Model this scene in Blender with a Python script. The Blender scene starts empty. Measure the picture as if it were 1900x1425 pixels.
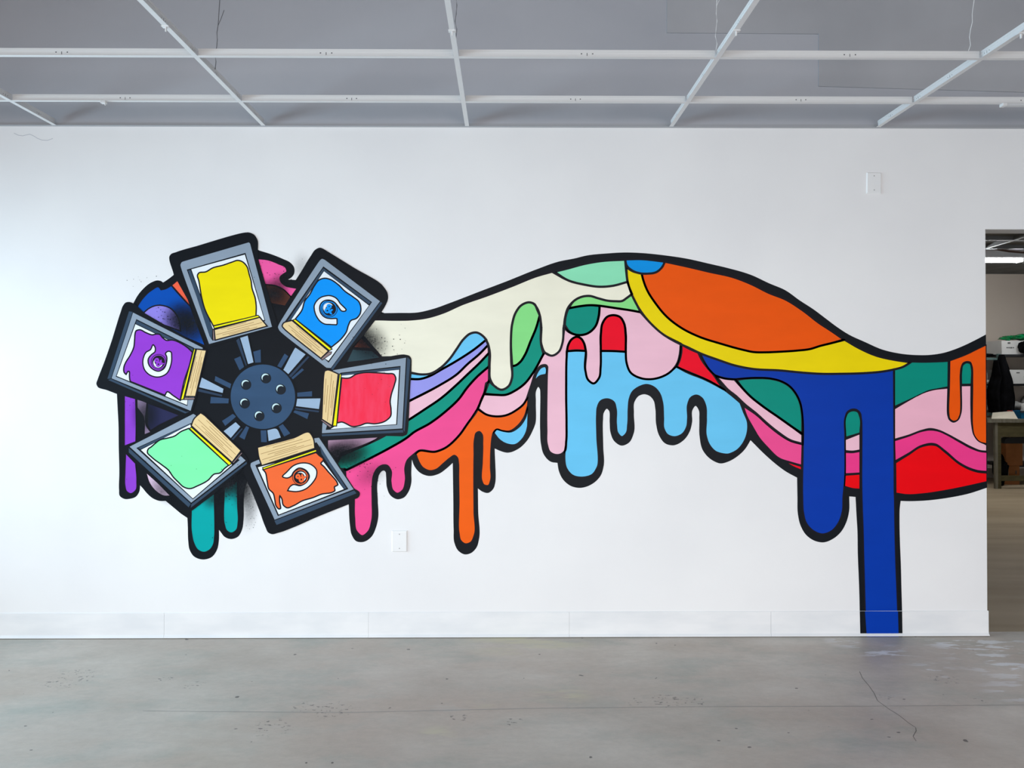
import bpy, bmesh, math, random
from mathutils import Vector, Matrix
from mathutils.geometry import tessellate_polygon

random.seed(7)
SC = bpy.context.scene
COL = SC.collection
R = math.radians

# ------------------------------------------------------------------ camera
W, H = 1900.0, 1425.0
FPX = 1474.0
DIST = 4.73
YAW, PITCH = R(0.466), R(0.5)
SHX, SHY = 0.0, -0.0186
ROT = (Matrix.Rotation(-YAW, 3, 'Z') @ Matrix.Rotation(math.pi / 2 + PITCH, 3, 'X'))

def ray(px, py):
    X = (px - W / 2 + SHX * W) / FPX
    Y = -(py - H / 2 - SHY * W) / FPX
    return ROT @ Vector((X, Y, -1.0))

def _hit(px, py, yplane, z0):
    d = ray(px, py)
    t = (yplane + DIST) / d.y
    return Vector((d.x * t, yplane, z0 + d.z * t))

EYE = -_hit(950, 1182, 0.0, 0.0).z          # eye height: the wall's foot is at z = 0
CAMLOC = Vector((0, -DIST, EYE))

def at(px, py, y=0.0):
    "point of the plane at depth y seen at this place of the photograph"
    return _hit(px, py, y, EYE)

def at_z(px, py, z):
    d = ray(px, py)
    t = (z - EYE) / d.z
    return CAMLOC + d * t

cam = bpy.data.cameras.new('camera')
cam.sensor_fit = 'HORIZONTAL'
cam.sensor_width = 36.0
cam.lens = 36.0 * FPX / W
cam.shift_x, cam.shift_y = SHX, SHY
cam.clip_start, cam.clip_end = 0.05, 100
co = bpy.data.objects.new('camera', cam)
co.location = CAMLOC
co.rotation_euler = (math.pi / 2 + PITCH, 0, -YAW)
COL.objects.link(co)
SC.camera = co

# ------------------------------------------------------------------ materials
def lin(c):
    c = c / 255.0
    return c / 12.92 if c <= 0.04045 else ((c + 0.055) / 1.055) ** 2.4

def rgb(r, g, b, illum=1.0):
    c = [lin(v) / illum for v in (r, g, b)]
    k = min(1.0, 0.93 / max(c + [1e-6]))
    return tuple(v * k for v in c) + (1.0,)

def new_mat(name, color, rough=0.6, spec=0.3, metal=0.0):
    m = bpy.data.materials.new(name)
    m.use_nodes = True
    b = m.node_tree.nodes['Principled BSDF']
    b.inputs['Base Color'].default_value = color
    b.inputs['Roughness'].default_value = rough
    b.inputs['Specular IOR Level'].default_value = spec
    b.inputs['Metallic'].default_value = metal
    return m

def noisy(name, c1, c2, scale=8.0, detail=4.0, rough=0.6, spec=0.3, bump=0.0, stretch=(1, 1, 1), lo=0.35, hi=0.65):
    m = new_mat(name, c1, rough, spec)
    nt = m.node_tree
    b = nt.nodes['Principled BSDF']
    tc = nt.nodes.new('ShaderNodeTexCoord')
    mp = nt.nodes.new('ShaderNodeMapping')
    mp.inputs['Scale'].default_value = stretch
    nz = nt.nodes.new('ShaderNodeTexNoise')
    nz.inputs['Scale'].default_value = scale
    nz.inputs['Detail'].default_value = detail
    cr = nt.nodes.new('ShaderNodeValToRGB')
    cr.color_ramp.elements[0].position = lo
    cr.color_ramp.elements[1].position = hi
    cr.color_ramp.elements[0].color = c1
    cr.color_ramp.elements[1].color = c2
    nt.links.new(tc.outputs['Object'], mp.inputs['Vector'])
    nt.links.new(mp.outputs['Vector'], nz.inputs['Vector'])
    nt.links.new(nz.outputs['Fac'], cr.inputs['Fac'])
    nt.links.new(cr.outputs['Color'], b.inputs['Base Color'])
    if bump:
        bp = nt.nodes.new('ShaderNodeBump')
        bp.inputs['Strength'].default_value = bump
        bp.inputs['Distance'].default_value = 0.004
        nt.links.new(nz.outputs['Fac'], bp.inputs['Height'])
        nt.links.new(bp.outputs['Normal'], b.inputs['Normal'])
    return m

def paint(name, r, g, b, illum=0.9, var=0.05, rough=0.45):
    "brushed wall paint: one colour with a faint brush variation"
    c = rgb(r, g, b, illum)
    c2 = tuple(v * (1 - var) for v in c[:3]) + (1,)
    return noisy(name, c, c2, 3.0, 3.0, rough, 0.08, 0.0, (1, 1, 3))

def emit(name, color, strength):
    m = bpy.data.materials.new(name)
    m.use_nodes = True
    nt = m.node_tree
    nt.nodes.clear()
    e = nt.nodes.new('ShaderNodeEmission')
    o = nt.nodes.new('ShaderNodeOutputMaterial')
    e.inputs['Color'].default_value = color
    e.inputs['Strength'].default_value = strength
    nt.links.new(e.outputs['Emission'], o.inputs['Surface'])
    return m

# ------------------------------------------------------------------ object helpers
def tag(o, label=None, cat=None, group=None, kind=None):
    if label: o['label'] = label
    if cat: o['category'] = cat
    if group: o['group'] = group
    if kind: o['kind'] = kind
    return o

def empty(name, loc, label=None, cat=None, group=None):
    o = bpy.data.objects.new(name, None)
    o.empty_display_size = 0.1
    o.location = loc
    COL.objects.link(o)
    return tag(o, label, cat, group)

def link_mesh(name, me, parent=None, loc=(0, 0, 0)):
    o = bpy.data.objects.new(name, me)
    COL.objects.link(o)
    if parent is not None:
        o.parent = parent
        base = Vector((0, 0, 0))
        p = parent
        while p is not None:
            base += Vector(p.location)
            p = p.parent
        o.location = Vector(loc) - base
    else:
        o.location = loc
    return o

class MB:
    "collects solids in world coordinates and links them as one mesh object"
    def __init__(self):
        self.bm = bmesh.new()
    def box(self, x0, x1, y0, y1, z0, z1, bevel=0.0, rotz=0.0):
        c = Vector(((x0 + x1) / 2, (y0 + y1) / 2, (z0 + z1) / 2))
        r = bmesh.ops.create_cube(self.bm, size=1.0)
        vs = r['verts']
        bmesh.ops.scale(self.bm, vec=(abs(x1 - x0), abs(y1 - y0), abs(z1 - z0)), verts=vs)
        if bevel:
            es = list({e for v in vs for e in v.link_edges})
            rb = bmesh.ops.bevel(self.bm, geom=es, offset=bevel, segments=2, affect='EDGES', profile=0.5)
            vs = list({v for f in rb['faces'] for v in f.verts} | {v for v in vs if v.is_valid})
        if rotz:
            bmesh.ops.rotate(self.bm, cent=(0, 0, 0), matrix=Matrix.Rotation(rotz, 3, 'Z'), verts=vs)
        bmesh.ops.translate(self.bm, vec=c, verts=vs)
        return self
    def tube(self, pts, r, seg=8):
        pts = [Vector(p) for p in pts]
        rings = []
        for i, p in enumerate(pts):
            d = (pts[min(i + 1, len(pts) - 1)] - pts[max(i - 1, 0)]).normalized()
            a = d.cross(Vector((0, 0, 1)))
            if a.length < 1e-3: a = d.cross(Vector((1, 0, 0)))
            a.normalize(); b = d.cross(a)
            rr = r[i] if isinstance(r, (list, tuple)) else r
            rings.append([self.bm.verts.new(p + (a * math.cos(t) + b * math.sin(t)) * rr)
                          for t in [2 * math.pi * k / seg for k in range(seg)]])
        for u, v in zip(rings, rings[1:]):
            for k in range(seg):
                self.bm.faces.new((u[k], u[(k + 1) % seg], v[(k + 1) % seg], v[k]))
        self.bm.faces.new(rings[0]); self.bm.faces.new(list(reversed(rings[-1])))
        return self
    def prism(self, poly, axis, a, b):
        "poly = 2-D outline in the plane across the axis, from a to b along it"
        def P(u, v, t):
            return {'x': (t, u, v), 'y': (u, t, v), 'z': (u, v, t)}[axis]
        lo = [self.bm.verts.new(P(u, v, a)) for u, v in poly]
        hi = [self.bm.verts.new(P(u, v, b)) for u, v in poly]
        n = len(poly)
        for k in range(n):
            self.bm.faces.new((lo[k], lo[(k + 1) % n], hi[(k + 1) % n], hi[k]))
        self.bm.faces.new(lo); self.bm.faces.new(list(reversed(hi)))
        return self
    def blob(self, c, rx, ry, rz, lump=0.15, sub=3, seed=0):
        rnd = random.Random(seed)
        r = bmesh.ops.create_icosphere(self.bm, subdivisions=sub, radius=1.0)
        ph = [rnd.uniform(0, 6.28) for _ in range(6)]
        for v in r['verts']:
            n = v.co.copy()
            k = 1 + lump * (math.sin(4 * n.x + ph[0]) * math.sin(5 * n.y + ph[1]) + 0.6 * math.sin(9 * n.z + ph[2]) * math.sin(8 * n.x + ph[3])
                            + 0.35 * math.sin(17 * n.y + ph[4]) * math.sin(15 * n.z + ph[5]))
            v.co = Vector((c[0] + n.x * rx * k, c[1] + n.y * ry * k, c[2] + n.z * rz * k))
        return self
    def build(self, name, mat, parent=None, smooth=False, origin=None):
        bmesh.ops.recalc_face_normals(self.bm, faces=self.bm.faces[:])
        cs = [v.co for v in self.bm.verts]
        if origin is None:
            lo = Vector([min(c[i] for c in cs) for i in range(3)])
            hi = Vector([max(c[i] for c in cs) for i in range(3)])
            origin = Vector(((lo.x + hi.x) / 2, (lo.y + hi.y) / 2, lo.z))
        origin = Vector(origin)
        for v in self.bm.verts: v.co -= origin
        me = bpy.data.meshes.new(name)
        self.bm.to_mesh(me); self.bm.free()
        me.materials.append(mat)
        if smooth:
            for p in me.polygons: p.use_smooth = True
        return link_mesh(name, me, parent, origin)

# ------------------------------------------------------------------ tracing of the painted shapes
Z = {  # reference frames the mural was measured in: origin and magnification
    'p': (0, 0, 1), 'A': (170, 420, 6.3333), 'B': (450, 420, 6.3333), 'C': (170, 630, 6.3333), 'D': (450, 630, 6.3333),
    'E': (170, 830, 6.3333), 'F': (450, 830, 6.3333), 'G': (700, 440, 4.75), 'H': (640, 740, 4.75), 'I': (980, 440, 4.75),
    'J': (980, 640, 4.75), 'K': (1300, 440, 4.75), 'L': (1340, 640, 4.75), 'M': (1600, 600, 6.3333), 'N': (1440, 880, 4.75),
    'P': (600, 600, 10.5556), 'Q': (1780, 740, 6.4773), 'R': (560, 530, 19.0), 'S': (380, 640, 7.125),
}
def parse(s):
    out, fr = [], Z['p']
    for t in s.split():
        if t.endswith(':'):
            fr = Z[t[:-1]]; continue
        k = t.endswith('!')
        x, y = t.rstrip('!').split(',')
        out.append((fr[0] + float(x) / fr[2], fr[1] + float(y) / fr[2], k))
    return out

def spline(pts, closed=True, step=2.2):
    n = len(pts)
    V = [Vector(p[:2]) for p in pts]
    K = [p[2] for p in pts]
    if not closed: K[0] = K[-1] = True
    def tan(i, side, d):
        if K[i]:
            j = (i + 1) % n if side > 0 else i
            k = i if side > 0 else (i - 1) % n
            e = V[j] - V[k]
            return (e.normalized() if e.length else e) * d
        a, b = V[i] - V[(i - 1) % n], V[(i + 1) % n] - V[i]
        la, lb = max(a.length, 1e-6), max(b.length, 1e-6)
        return (a / la * lb + b / lb * la) / (la + lb) * min(d, 2.5 * min(la, lb))
    out = []
    for i in range(n if closed else n - 1):
        j = (i + 1) % n
        p, q = V[i], V[j]
        d = (q - p).length
        if d < 1e-6: continue
        m0, m1 = tan(i, 1, d), tan(j, -1, d)
        k = 1 if (K[i] and K[j]) else max(2, min(14, int(d / step)))
        for s in range(k):
            t = s / k
            t2, t3 = t * t, t * t * t
            out.append(p * (2 * t3 - 3 * t2 + 1) + m0 * (t3 - 2 * t2 + t) + q * (3 * t2 - 2 * t3) + m1 * (t3 - t2))
    if not closed: out.append(V[-1])
    return out

LAYER = 0.00022
class Flat:
    "paint on the wall: filled outlines and brush lines, all in the wall's plane"
    def __init__(self):
        self.v, self.f, self.m, self.mats = [], [], [], []
    def mi(self, mat):
        if mat not in self.mats: self.mats.append(mat)
        return self.mats.index(mat)
    def vert(self, p, layer):
        self.v.append(at(p[0], p[1], -LAYER * layer))
        return len(self.v) - 1
    def poly(self, pts, mat, layer, dense=True):
        if isinstance(pts, str): pts = spline(parse(pts))
        ids = [self.vert(p, layer) for p in pts]
        tris = tessellate_polygon([[Vector((p[0], p[1], 0)) for p in pts]])
        k = self.mi(mat)
        for t in tris:
            self.f.append([ids[i] for i in t]); self.m.append(k)
        return self
    def stroke(self, pts, w, mat, layer, closed=True):
        if isinstance(pts, str): pts = spline(parse(pts), closed)
        P = [Vector(p[:2]) for p in pts]
        Q = [P[0]]
        for p in P[1:]:
            if (p - Q[-1]).length > 0.05: Q.append(p)
        if closed and (Q[0] - Q[-1]).length < 0.05: Q.pop()
        n = len(Q)
        k = self.mi(mat)
        L, Rr = [], []
        for i in range(n):
            a = Q[i] - Q[i - 1] if (closed or i > 0) else Q[1] - Q[0]
            b = Q[(i + 1) % n] - Q[i] if (closed or i < n - 1) else a
            a, b = a.normalized(), b.normalized()
            t = (a + b)
            t = t.normalized() if t.length > 1e-3 else a
            nn = Vector((-t.y, t.x))
            c = max(0.5, nn.dot(Vector((-a.y, a.x))))
            o = nn * (w / 2 / c)
            L.append(self.vert(Q[i] + o, layer)); Rr.append(self.vert(Q[i] - o, layer))
        for i in range(n if closed else n - 1):
            j = (i + 1) % n
            self.f.append([L[i], L[j], Rr[j], Rr[i]]); self.m.append(k)
        return self
    def disc(self, c, r, mat, layer, seg=40, ry=None):
        pts = [Vector((c[0] + r * math.cos(2 * math.pi * i / seg), c[1] + (ry or r) * math.sin(2 * math.pi * i / seg))) for i in range(seg)]
        ids = [self.vert(p, layer) for p in pts]
        self.f.append(ids); self.m.append(self.mi(mat))
        return self
    def build(self, name, parent, label=None):
        o = Vector((0, 0, 0))
        for p in self.v: o += p
        o /= len(self.v)
        me = bpy.data.meshes.new(name)
        me.from_pydata([tuple(p - o) for p in self.v], [], self.f)
        for m in self.mats: me.materials.append(m)
        for p, k in zip(me.polygons, self.m): p.material_index = k
        bm = bmesh.new(); bm.from_mesh(me)
        for f in bm.faces:
            f.normal_update()
            if f.normal.y > 0: f.normal_flip()
        bm.to_mesh(me); bm.free()
        ob = link_mesh(name, me, parent, o)
        if label: ob['label'] = label
        return ob
# ------------------------------------------------------------------ the mural
BLACK = paint('black_paint', 17, 21, 27, 0.9, 0.1, 0.42)
INK = paint('line_paint', 24, 22, 30, 0.9, 0.1, 0.45)
M_ = {}
def C(name, r, g, b, il=0.9, var=0.05):
    if name not in M_: M_[name] = paint(name + '_paint', r, g, b, il, var)
    return M_[name]
cream = C('cream', 238, 234, 214)
skyb = C('sky_blue', 106, 196, 238)
violet = C('violet', 150, 150, 226)
palep = C('pale_pink', 250, 198, 216)
teal = C('teal', 0, 142, 122)
teal_d = C('deep_teal', 0, 128, 112, 0.76)
hotp = C('hot_pink', 250, 82, 152)
orng = C('orange', 255, 102, 20)
lgreen = C('light_green', 134, 218, 132)
mint = C('mint', 130, 207, 168, 0.76)
bluem = C('mid_blue', 0, 132, 206, 0.76)
yell = C('yellow', 240, 214, 0, 0.76)
orb = C('bright_orange', 252, 92, 8, 0.76)
redp = C('red', 242, 0, 38, 0.76)
navy = C('royal_blue', 0, 50, 150, 0.76)
magen = C('magenta', 232, 58, 134, 0.76)
redd = C('deep_red', 232, 0, 14, 0.76)
palep2 = C('dusty_pink', 245, 184, 204, 0.76)

mural = empty('mural', at(950, 760, 0), 'mural of a printing press pouring a wave of coloured paint drips, on the white wall', 'mural')
mural['kind'] = 'thing'

# --- the heavy black outline, drawn as the silhouette under all colours
sil = ("A: 925,335 1000,300 1500,160 1800,75 B: 60,70 130,95 170,150 175,200 180,275! 200,285! 330,325 480,385 560,425 605,480 605,560 570,605 535,625! "
 "625,630! 690,530! 800,350 860,270 910,250 960,270 1050,335 1300,480 1500,600 1650,700 1705,790 1710,850 1680,930 1625,1020! "
 "G: 180,668 360,663 500,630 640,580 900,480 1150,385 1400,285 1600,215 1750,185 I: 500,165 700,143 870,135 1000,140 1200,160 1400,190 1600,235 1750,270 "
 "K: 450,335 600,405 750,470 870,555 1000,640 1100,715 1200,790 1300,855 1450,925 1600,990 1750,1025 M: 630,372 800,370 960,345 1100,300 1250,235 1350,185 1453,130! "
 "p: 1830,750! N: 1860,118! 1700,170 1500,210 1300,233 1150,237 1098,235! 1090,300 1088,400 1092,600 1100,800 1105,1000 1111,1211! 737,1211! 735,1100 728,900 720,700 717,500 708,350 700,200! "
 "645,195! 643,330 620,420 570,510 500,570 420,600 350,590 270,540 215,450 192,350 188,200 185,30! L: 560,1115 460,1040 370,960 250,840! 200,920 130,985 50,1030 "
 "J: 1700,1045 1620,1015 1540,930 1510,800 1508,650 1503,575 1475,537 1450,570 1445,680 1425,760 1370,840 1280,885 1210,870 1155,800 1128,700 1120,560 1105,490 1070,450 1020,435 975,450 938,500 932,600 930,780 890,860 825,888 760,850 725,770 718,680 712,580 695,563 668,595 660,660 662,900 665,1070 640,1150 580,1215 450,1260 380,1245 310,1190 270,1110 258,1040! "
 "200,1030 140,970 112,870 105,750 103,390 90,370 72,400 68,500 62,700 H: 1655,280 1600,375 1530,440 1430,475 1370,460 1320,438! 1325,740 1310,790 1260,830 1215,820 1172,790! "
 "1175,1000 1183,1230 1160,1310 1110,1360 1060,1372 1000,1340 965,1270 958,1150 955,900 950,565! 900,610 830,660 740,680 660,650 610,590 590,535! 585,650 585,740 560,820 520,870 460,885 400,850 370,780 362,680 355,640 340,632 310,655 290,720 290,900 293,1050 275,1130 230,1220 160,1262 100,1255 60,1200 45,1120 33,925! "
 "F: 850,830 600,940 420,1005 340,1020 300,1000 270,940 200,750 120,530 60,420 E: 1830,400! 1800,500 1790,600 1785,850 1770,960 1720,1050 1640,1078 1560,1050 1520,1000 1497,970! 1495,1100 1475,1200 1410,1290 1300,1318 1200,1280 1150,1200 1135,1100 1130,930 1125,830! "
 "1050,780! 870,630! 800,630 720,600 650,540 600,480 570,447! 560,520 520,580 450,605 380,605 330,570 322,500 325,300 C: 318,1250 315,1000 305,800 297,640! 180,595 70,555 55,520 70,470 150,260 240,0 A: 280,1200 340,1010 370,930 400,895 440,888 490,905! 530,830 600,740 700,660 780,635 820,645 840,660! 900,620 965,570! 950,480 920,370")
s = Flat(); s.poly(sil, BLACK, 2)
s.build('outline', mural, 'heavy black outline and dark ground of the mural')

def band(name, pts, mat, label, line=4.4, layer=4):
    f = Flat()
    P = spline(parse(pts))
    f.poly(P, mat, layer)
    f.stroke(P, line or 1.7, INK, layer + 2)
    return f.build(name, mural, label)

band('paint_drip', "B: 1500,1095! G: 0,725 160,728 300,725 450,705 580,665 750,590 950,520 1200,425 1400,345 1540,305! I: 350,380 500,420 620,437 740,430 875,395! 890,440 915,500! 870,535 830,562 770,565 700,560 620,540 540,518 460,530 400,565 350,625 325,710 312,850 300,940 270,1010 210,1045 150,1020 118,950 112,800 105,700 75,620 45,585 15,575 "
     "G: 1270,600 1220,665 1190,760 1178,900 1180,1100 1185,1250 1160,1310 1095,1345 1030,1310 995,1250 990,1150 990,1000 975,940 940,880 870,840 820,850 760,900 700,985 640,1070 560,1150 460,1205 390,1210 300,1195! P: 1650,1000! 1600,660! 1140,668! 770,245!", cream, 'cream paint with two drips', 4.2, 6)
band('paint_band', "G: 285,1195! 390,1210 460,1205 560,1150 640,1070 700,985 760,900 820,850 870,840 940,880 960,905! 860,985 700,1090 560,1170 460,1225 380,1250 285,1250!", skyb, 'light blue band')
band('paint_band', "G: 275,1250! 380,1250 460,1225 560,1170 700,1090 860,985 960,905! 978,950! 900,1030 800,1115 700,1210 550,1305 320,1425 265,1450!", violet, 'violet band')
band('paint_band', "G: 275,1450! 320,1425 550,1305 700,1210 800,1115 900,1030 978,950! 985,1020! 900,1110 800,1205 700,1300 H: 840,0 700,95 540,200! 540,40!", palep, 'pale pink band')
band('paint_band', "G: 985,1020! 900,1110 800,1205 700,1300 H: 840,0 700,95 540,200! 330,335 170,410 -30,480! -90,610! F: 1225,265! H: 200,535 400,430 550,340 600,300 750,215 900,100 1005,0 G: 790,1330 880,1230 984,1140!", teal, 'teal band')
band('paint_drip', "G: 984,1140! 985,1270! 960,1290! 940,1380 H: 1205,0 1170,90 1080,220 1000,330 870,440 800,465 650,460 610,490 550,550 535,600 538,720 510,810 460,838 420,810 400,730 400,630 370,590 335,588 290,615 255,680 245,760 245,900 240,1080 210,1170 150,1212 100,1170 80,1050 78,890! 10,850! 0,620! F: 1225,265! H: 200,535 400,430 550,340 600,300 750,215 900,100 1005,0 G: 790,1330 880,1230", hotp, 'hot pink band with two drips')
band('paint_drip', "H: 1165,90! 1250,140 1330,155 1420,145 1510,100 1580,40 1612,-10! 1612,60! 1580,160 1520,240 1450,285 1380,280 1335,270 1310,295 1300,330 1288,450 1285,600 1285,720 1265,765 1225,760 1205,720 1208,560 1212,400 1205,310 1185,290 1160,300 1145,350 1140,500 1138,700 1140,1000 1142,1200 1110,1265 1060,1280 1020,1250 1003,1180 1003,900 1000,700 998,560 990,520 965,500 930,520 870,570 800,625 750,635 690,610 640,530 625,485! 650,462 800,467 870,440 1000,330 1080,220", orng, 'orange paint with two long drips', 3.0)
band('paint_band', "H: 1612,75! 1590,165 1530,250 1460,290 1390,283 1335,270 1312,300! 1360,360 1430,400 1500,405 1560,360 1600,290 1612,240!", skyb, 'small light blue pool', 3.0)
band('paint_drip', "G: 940,1385! 1050,1390 1130,1390 1220,1350 1300,1290 1370,1200 1465,1030! I: 150,1020! 210,1045 270,1010 300,940 312,790! 350,830 430,862 520,850 590,790 620,700 630,605! 700,615 800,630 900,645 990,662! 1080,760 1180,850 1345,940! 1335,1040 1315,1110 1250,1190 1150,1240 1080,1252 1000,1245 900,1190 868,1110 860,1000 860,850 845,760 810,705 760,688 700,700 655,760 640,850 640,1000 638,1150 625,1240 575,1290 530,1260 505,1180 508,1000 490,930 460,890 430,878 390,895 350,960 340,1050 335,1300 "
     "J: 335,475 338,700 335,850 320,940 290,965 240,970 190,945 165,880 160,750 160,500 165,250 168,195! G: 1490,1132 1450,1132 1400,1190 1360,1300 1318,1425! H: 1580,40 1510,100 1420,145 1330,155 1250,140 1170,85!", palep, 'pale pink paint with drips in the middle of the wave', 4.2)
band('paint_band', "G: 1388,1262! 1410,1200 1450,1150 1480,1143 1490,1165 1486,1208! 1430,1222", skyb, 'light blue cap inside the hooked drip', 0)
band('paint_band', "G: 1188,1137! 1178,900 1190,760 1220,665 1270,600 1345,575 1385,590 1410,640 1432,690! 1400,800 1350,920 1300,1040 1260,1100 1220,1130", lgreen, 'light green leaf shape')
band('paint_band', "G: 1432,690! 1445,780 1445,950 1465,1030! 1370,1200 1300,1290 1220,1350 1130,1390 1050,1390 945,1380! 985,1270! 1030,1310 1095,1345 1160,1310 1185,1250 1188,1137! 1220,1130 1260,1100 1300,1040 1350,920 1400,800", teal, 'teal shape behind the cream drips')
band('paint_band', "I: 230,305! 350,275 500,235 650,210 855,198! 862,280 875,395! 740,430 620,437 500,420 350,380", mint, 'mint green cap')
band('paint_band', "I: 855,196! 1000,194 1205,216! 1180,265 1130,308 1050,322 980,318 910,290 868,250", bluem, 'small blue half disc at the crest', 4.2, 8)
band('paint_band', "I: 865,265! 920,300 1000,322! 1015,380 1050,470 1120,580 1220,700 1350,800 1500,875 1700,940 K: 380,995 460,1012 580,1015 700,1010 850,1000 970,985 1050,960 1150,935 1270,905! 1400,980 1550,1045 1700,1080 1852,1103! 1780,1145 1700,1167 1600,1185 1450,1198 1250,1204 1050,1204 900,1194 700,1175 450,1160 300,1130 150,1080 0,1025 I: 1400,968 1345,945 1180,850 1080,760 1005,670 960,600 915,510 890,440 875,380", yell, 'yellow swoosh', 4.2, 6)
band('paint_band', "I: 1205,216! 1400,258 1600,305 1800,350 K: 450,415 600,490 750,550 900,645 1050,760 1150,825 1262,903! 1150,935 1050,960 970,985 850,1000 700,1010 580,1015 460,1012 380,995 I: 1700,940 1500,875 1350,800 1220,700 1120,580 1050,470 1015,380 1000,322! 1050,322 1130,308 1180,265", orb, 'large bright orange field', 4.2, 6)
band('paint_band', "I: 355,628! 400,565 460,530 540,518 620,540 700,560 770,565 830,562 870,535 912,505! 960,600 992,662! 900,645 800,630 700,615 630,605 550,600 450,610", lgreen, 'light green sliver under the cream')
band('paint_band', "I: 355,628! 450,610 550,600 630,606! 622,700 590,790 520,850 430,862 365,835 322,775! 328,710 345,650", teal_d, 'teal half disc')
band('paint_band', "I: 343,1005! 350,960 390,895 430,878 465,893 490,930 507,1003! 430,998", redp, 'small red arch')
band('paint_band', "I: 640,1003! 642,850 655,760 700,700 760,688 810,705 845,760 858,850 860,1010! 750,1004", redp, 'tall red arch')
band('paint_drip', "J: 338,58! 430,52 507,55! 503,230 530,310 575,340 625,290 638,200 642,53! 750,55 860,62! 866,160 900,240 1000,295 1080,302 1150,290 1250,240 1305,192! 1450,252 1600,318 1720,388! 1800,450 1870,510! L: 190,590 225,680 225,760 190,860 130,930 50,965 J: 1740,965 1650,940 1590,870 1567,800 1568,650 1560,530 1530,470 1485,445 1435,465 1410,520 1408,650 1400,720 1360,785 1290,812 1225,790 1195,740 1190,640 1180,500 1155,425 1110,375 1045,352 980,370 920,415 893,480 885,560 880,700 865,780 825,812 790,780 775,700 772,560 755,505 700,478 640,495 612,550 606,620 608,800 610,1080 570,1140 480,1168 390,1150 335,1085 320,1000 322,940! 336,850 338,700 335,475", skyb, 'light blue paint with five drips', 3.4)
band('paint_band', "I: 1350,945! 1430,988 1500,1018! 1530,1080 1580,1150 1640,1220 1680,1280 1730,1345! 1650,1300 1550,1250 1400,1190 1310,1142! 1335,1080 1350,1010", redp, 'red wedge under the yellow swoosh')
band('paint_drip', "K: 0,1030! 150,1080 300,1130 450,1160 700,1175 900,1194 1050,1204 1250,1204 1450,1198 1600,1185 1700,1167! L: 1512,215! 1514,500 1516,800 1518,1300! N: 1045,200 1050,500 1058,800 1070,1100 1074,1211! 784,1211! 778,1000 770,700 765,500 755,200 752,0 L: 1228,1000 1225,650 1215,600 1180,570 1145,568 1105,590 1085,640 1083,800 1080,1200 N: 592,200 585,330 550,430 490,500 410,528 330,500 265,430 240,340 232,200 232,0 L: 708,1100 712,900 715,750 705,600 690,520 650,430 590,360 520,320 440,298 300,290 180,295 60,300 K: 130,1216 80,1170 30,1090", navy, 'royal blue paint with two drips, one running down to the floor', 3.0)
band('paint_band', "L: 1090,812! 1090,640 1110,600 1150,582 1190,590 1213,640 1213,775!", teal_d, 'teal end between the blue drips', 0)
band('paint_band', "L: 1086,835! 1213,785! 1213,925! 1150,935 1085,930!", palep, 'pale pink strip between the blue drips', 0)
band('paint_band', "L: 1084,948! 1150,950 1213,940! 1213,1128! 1084,1135!", magen, 'magenta strip between the blue drips', 0)
band('paint_band', "L: 1082,1150! 1213,1140! 1213,1270! 1150,1265 1080,1245!", redd, 'red strip between the blue drips', 0)
band('paint_band', "L: -57,272! 20,295 110,305! 150,350 250,455 350,535 500,640 620,725 707,790! 707,872! 600,840 500,775 400,695 300,605 200,525 120,450 50,395 0,340 -30,305", palep, 'pale pink band left of the blue drips')
band('paint_band', "L: 125,308! 200,297 300,292 440,300 520,322 590,362 650,432 690,522 703,600 707,782! 620,725 500,640 350,535 250,455 170,370", teal_d, 'teal field left of the blue drips')
band('paint_band', "L: 190,545! 300,620 400,710 500,790 600,850 703,880! 698,1058! 600,1030 510,1000 400,900 330,820 270,720 220,630", hotp, 'hot pink band left of the blue drips', 0)
band('paint_band', "L: 560,1030! 640,1055 697,1072! 697,1102! 620,1068", redp, 'thin red sliver left of the blue drips', 0)
band('paint_band', "M: 380,540! 480,505 580,455! 700,458 850,455 1008,448! 1005,745! 900,765 780,790 650,850 380,975!", teal_d, 'teal field right of the blue drips', 0)
band('paint_band', "M: 380,1005! 550,905 700,825 820,785 1003,762! 1003,1080 1020,1130 1070,1162 1130,1130 1158,1060 1165,735! 1275,733! 1275,1000 1285,1200 1310,1310 1360,1380 1440,1420! p: 1830.5,826! 1830.5,837! Q: 250,620 150,580 0,500 M: 1000,1300 900,1255 800,1235 700,1255 550,1310 380,1360!", palep2, 'pale pink field right of the blue drips', 0)
band('paint_band', "M: 380,1380! 550,1325 700,1270 800,1255 900,1270 1000,1315 Q: 0,520 150,600 250,635 p: 1831,839.5! 1831,874.5! 1815,873 1800,868.5 1780,858 1755,837 1736,823.6 1729.5,822.5 1708,827 1687,840 L: 1525,1020!", magen, 'magenta wave right of the blue drips', 0)
band('paint_band', "L: 1530,1040! p: 1687,843.5 1708,830 1729.5,826 1736,827 1755,841 1780,861.5 1800,872 1815,876.5 1831,878! 1831,893.5! N: 1700,100 1500,140 1300,170 1150,178 1058,165!", redd, 'deep red field at the lower right', 0)
band('paint_drip', "M: 1030,440! 1100,415 1250,355 1350,305 1455,255! p: 1830.5,823! M: 1380,1390 1320,1320 1297,1200 1295,1000 1298,700 1290,500 1270,455 1225,448 1185,465 1160,520 1150,600 1145,1080 1110,1140 1070,1148 1030,1120 1018,1060 1025,740", orb, 'bright orange drips beside the doorway', 0)
band('paint_band', "M: 1167,715! 1170,560 1185,490 1225,465 1265,475 1280,530 1278,712!", teal_d, 'teal end between the orange drips', 0)

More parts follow.
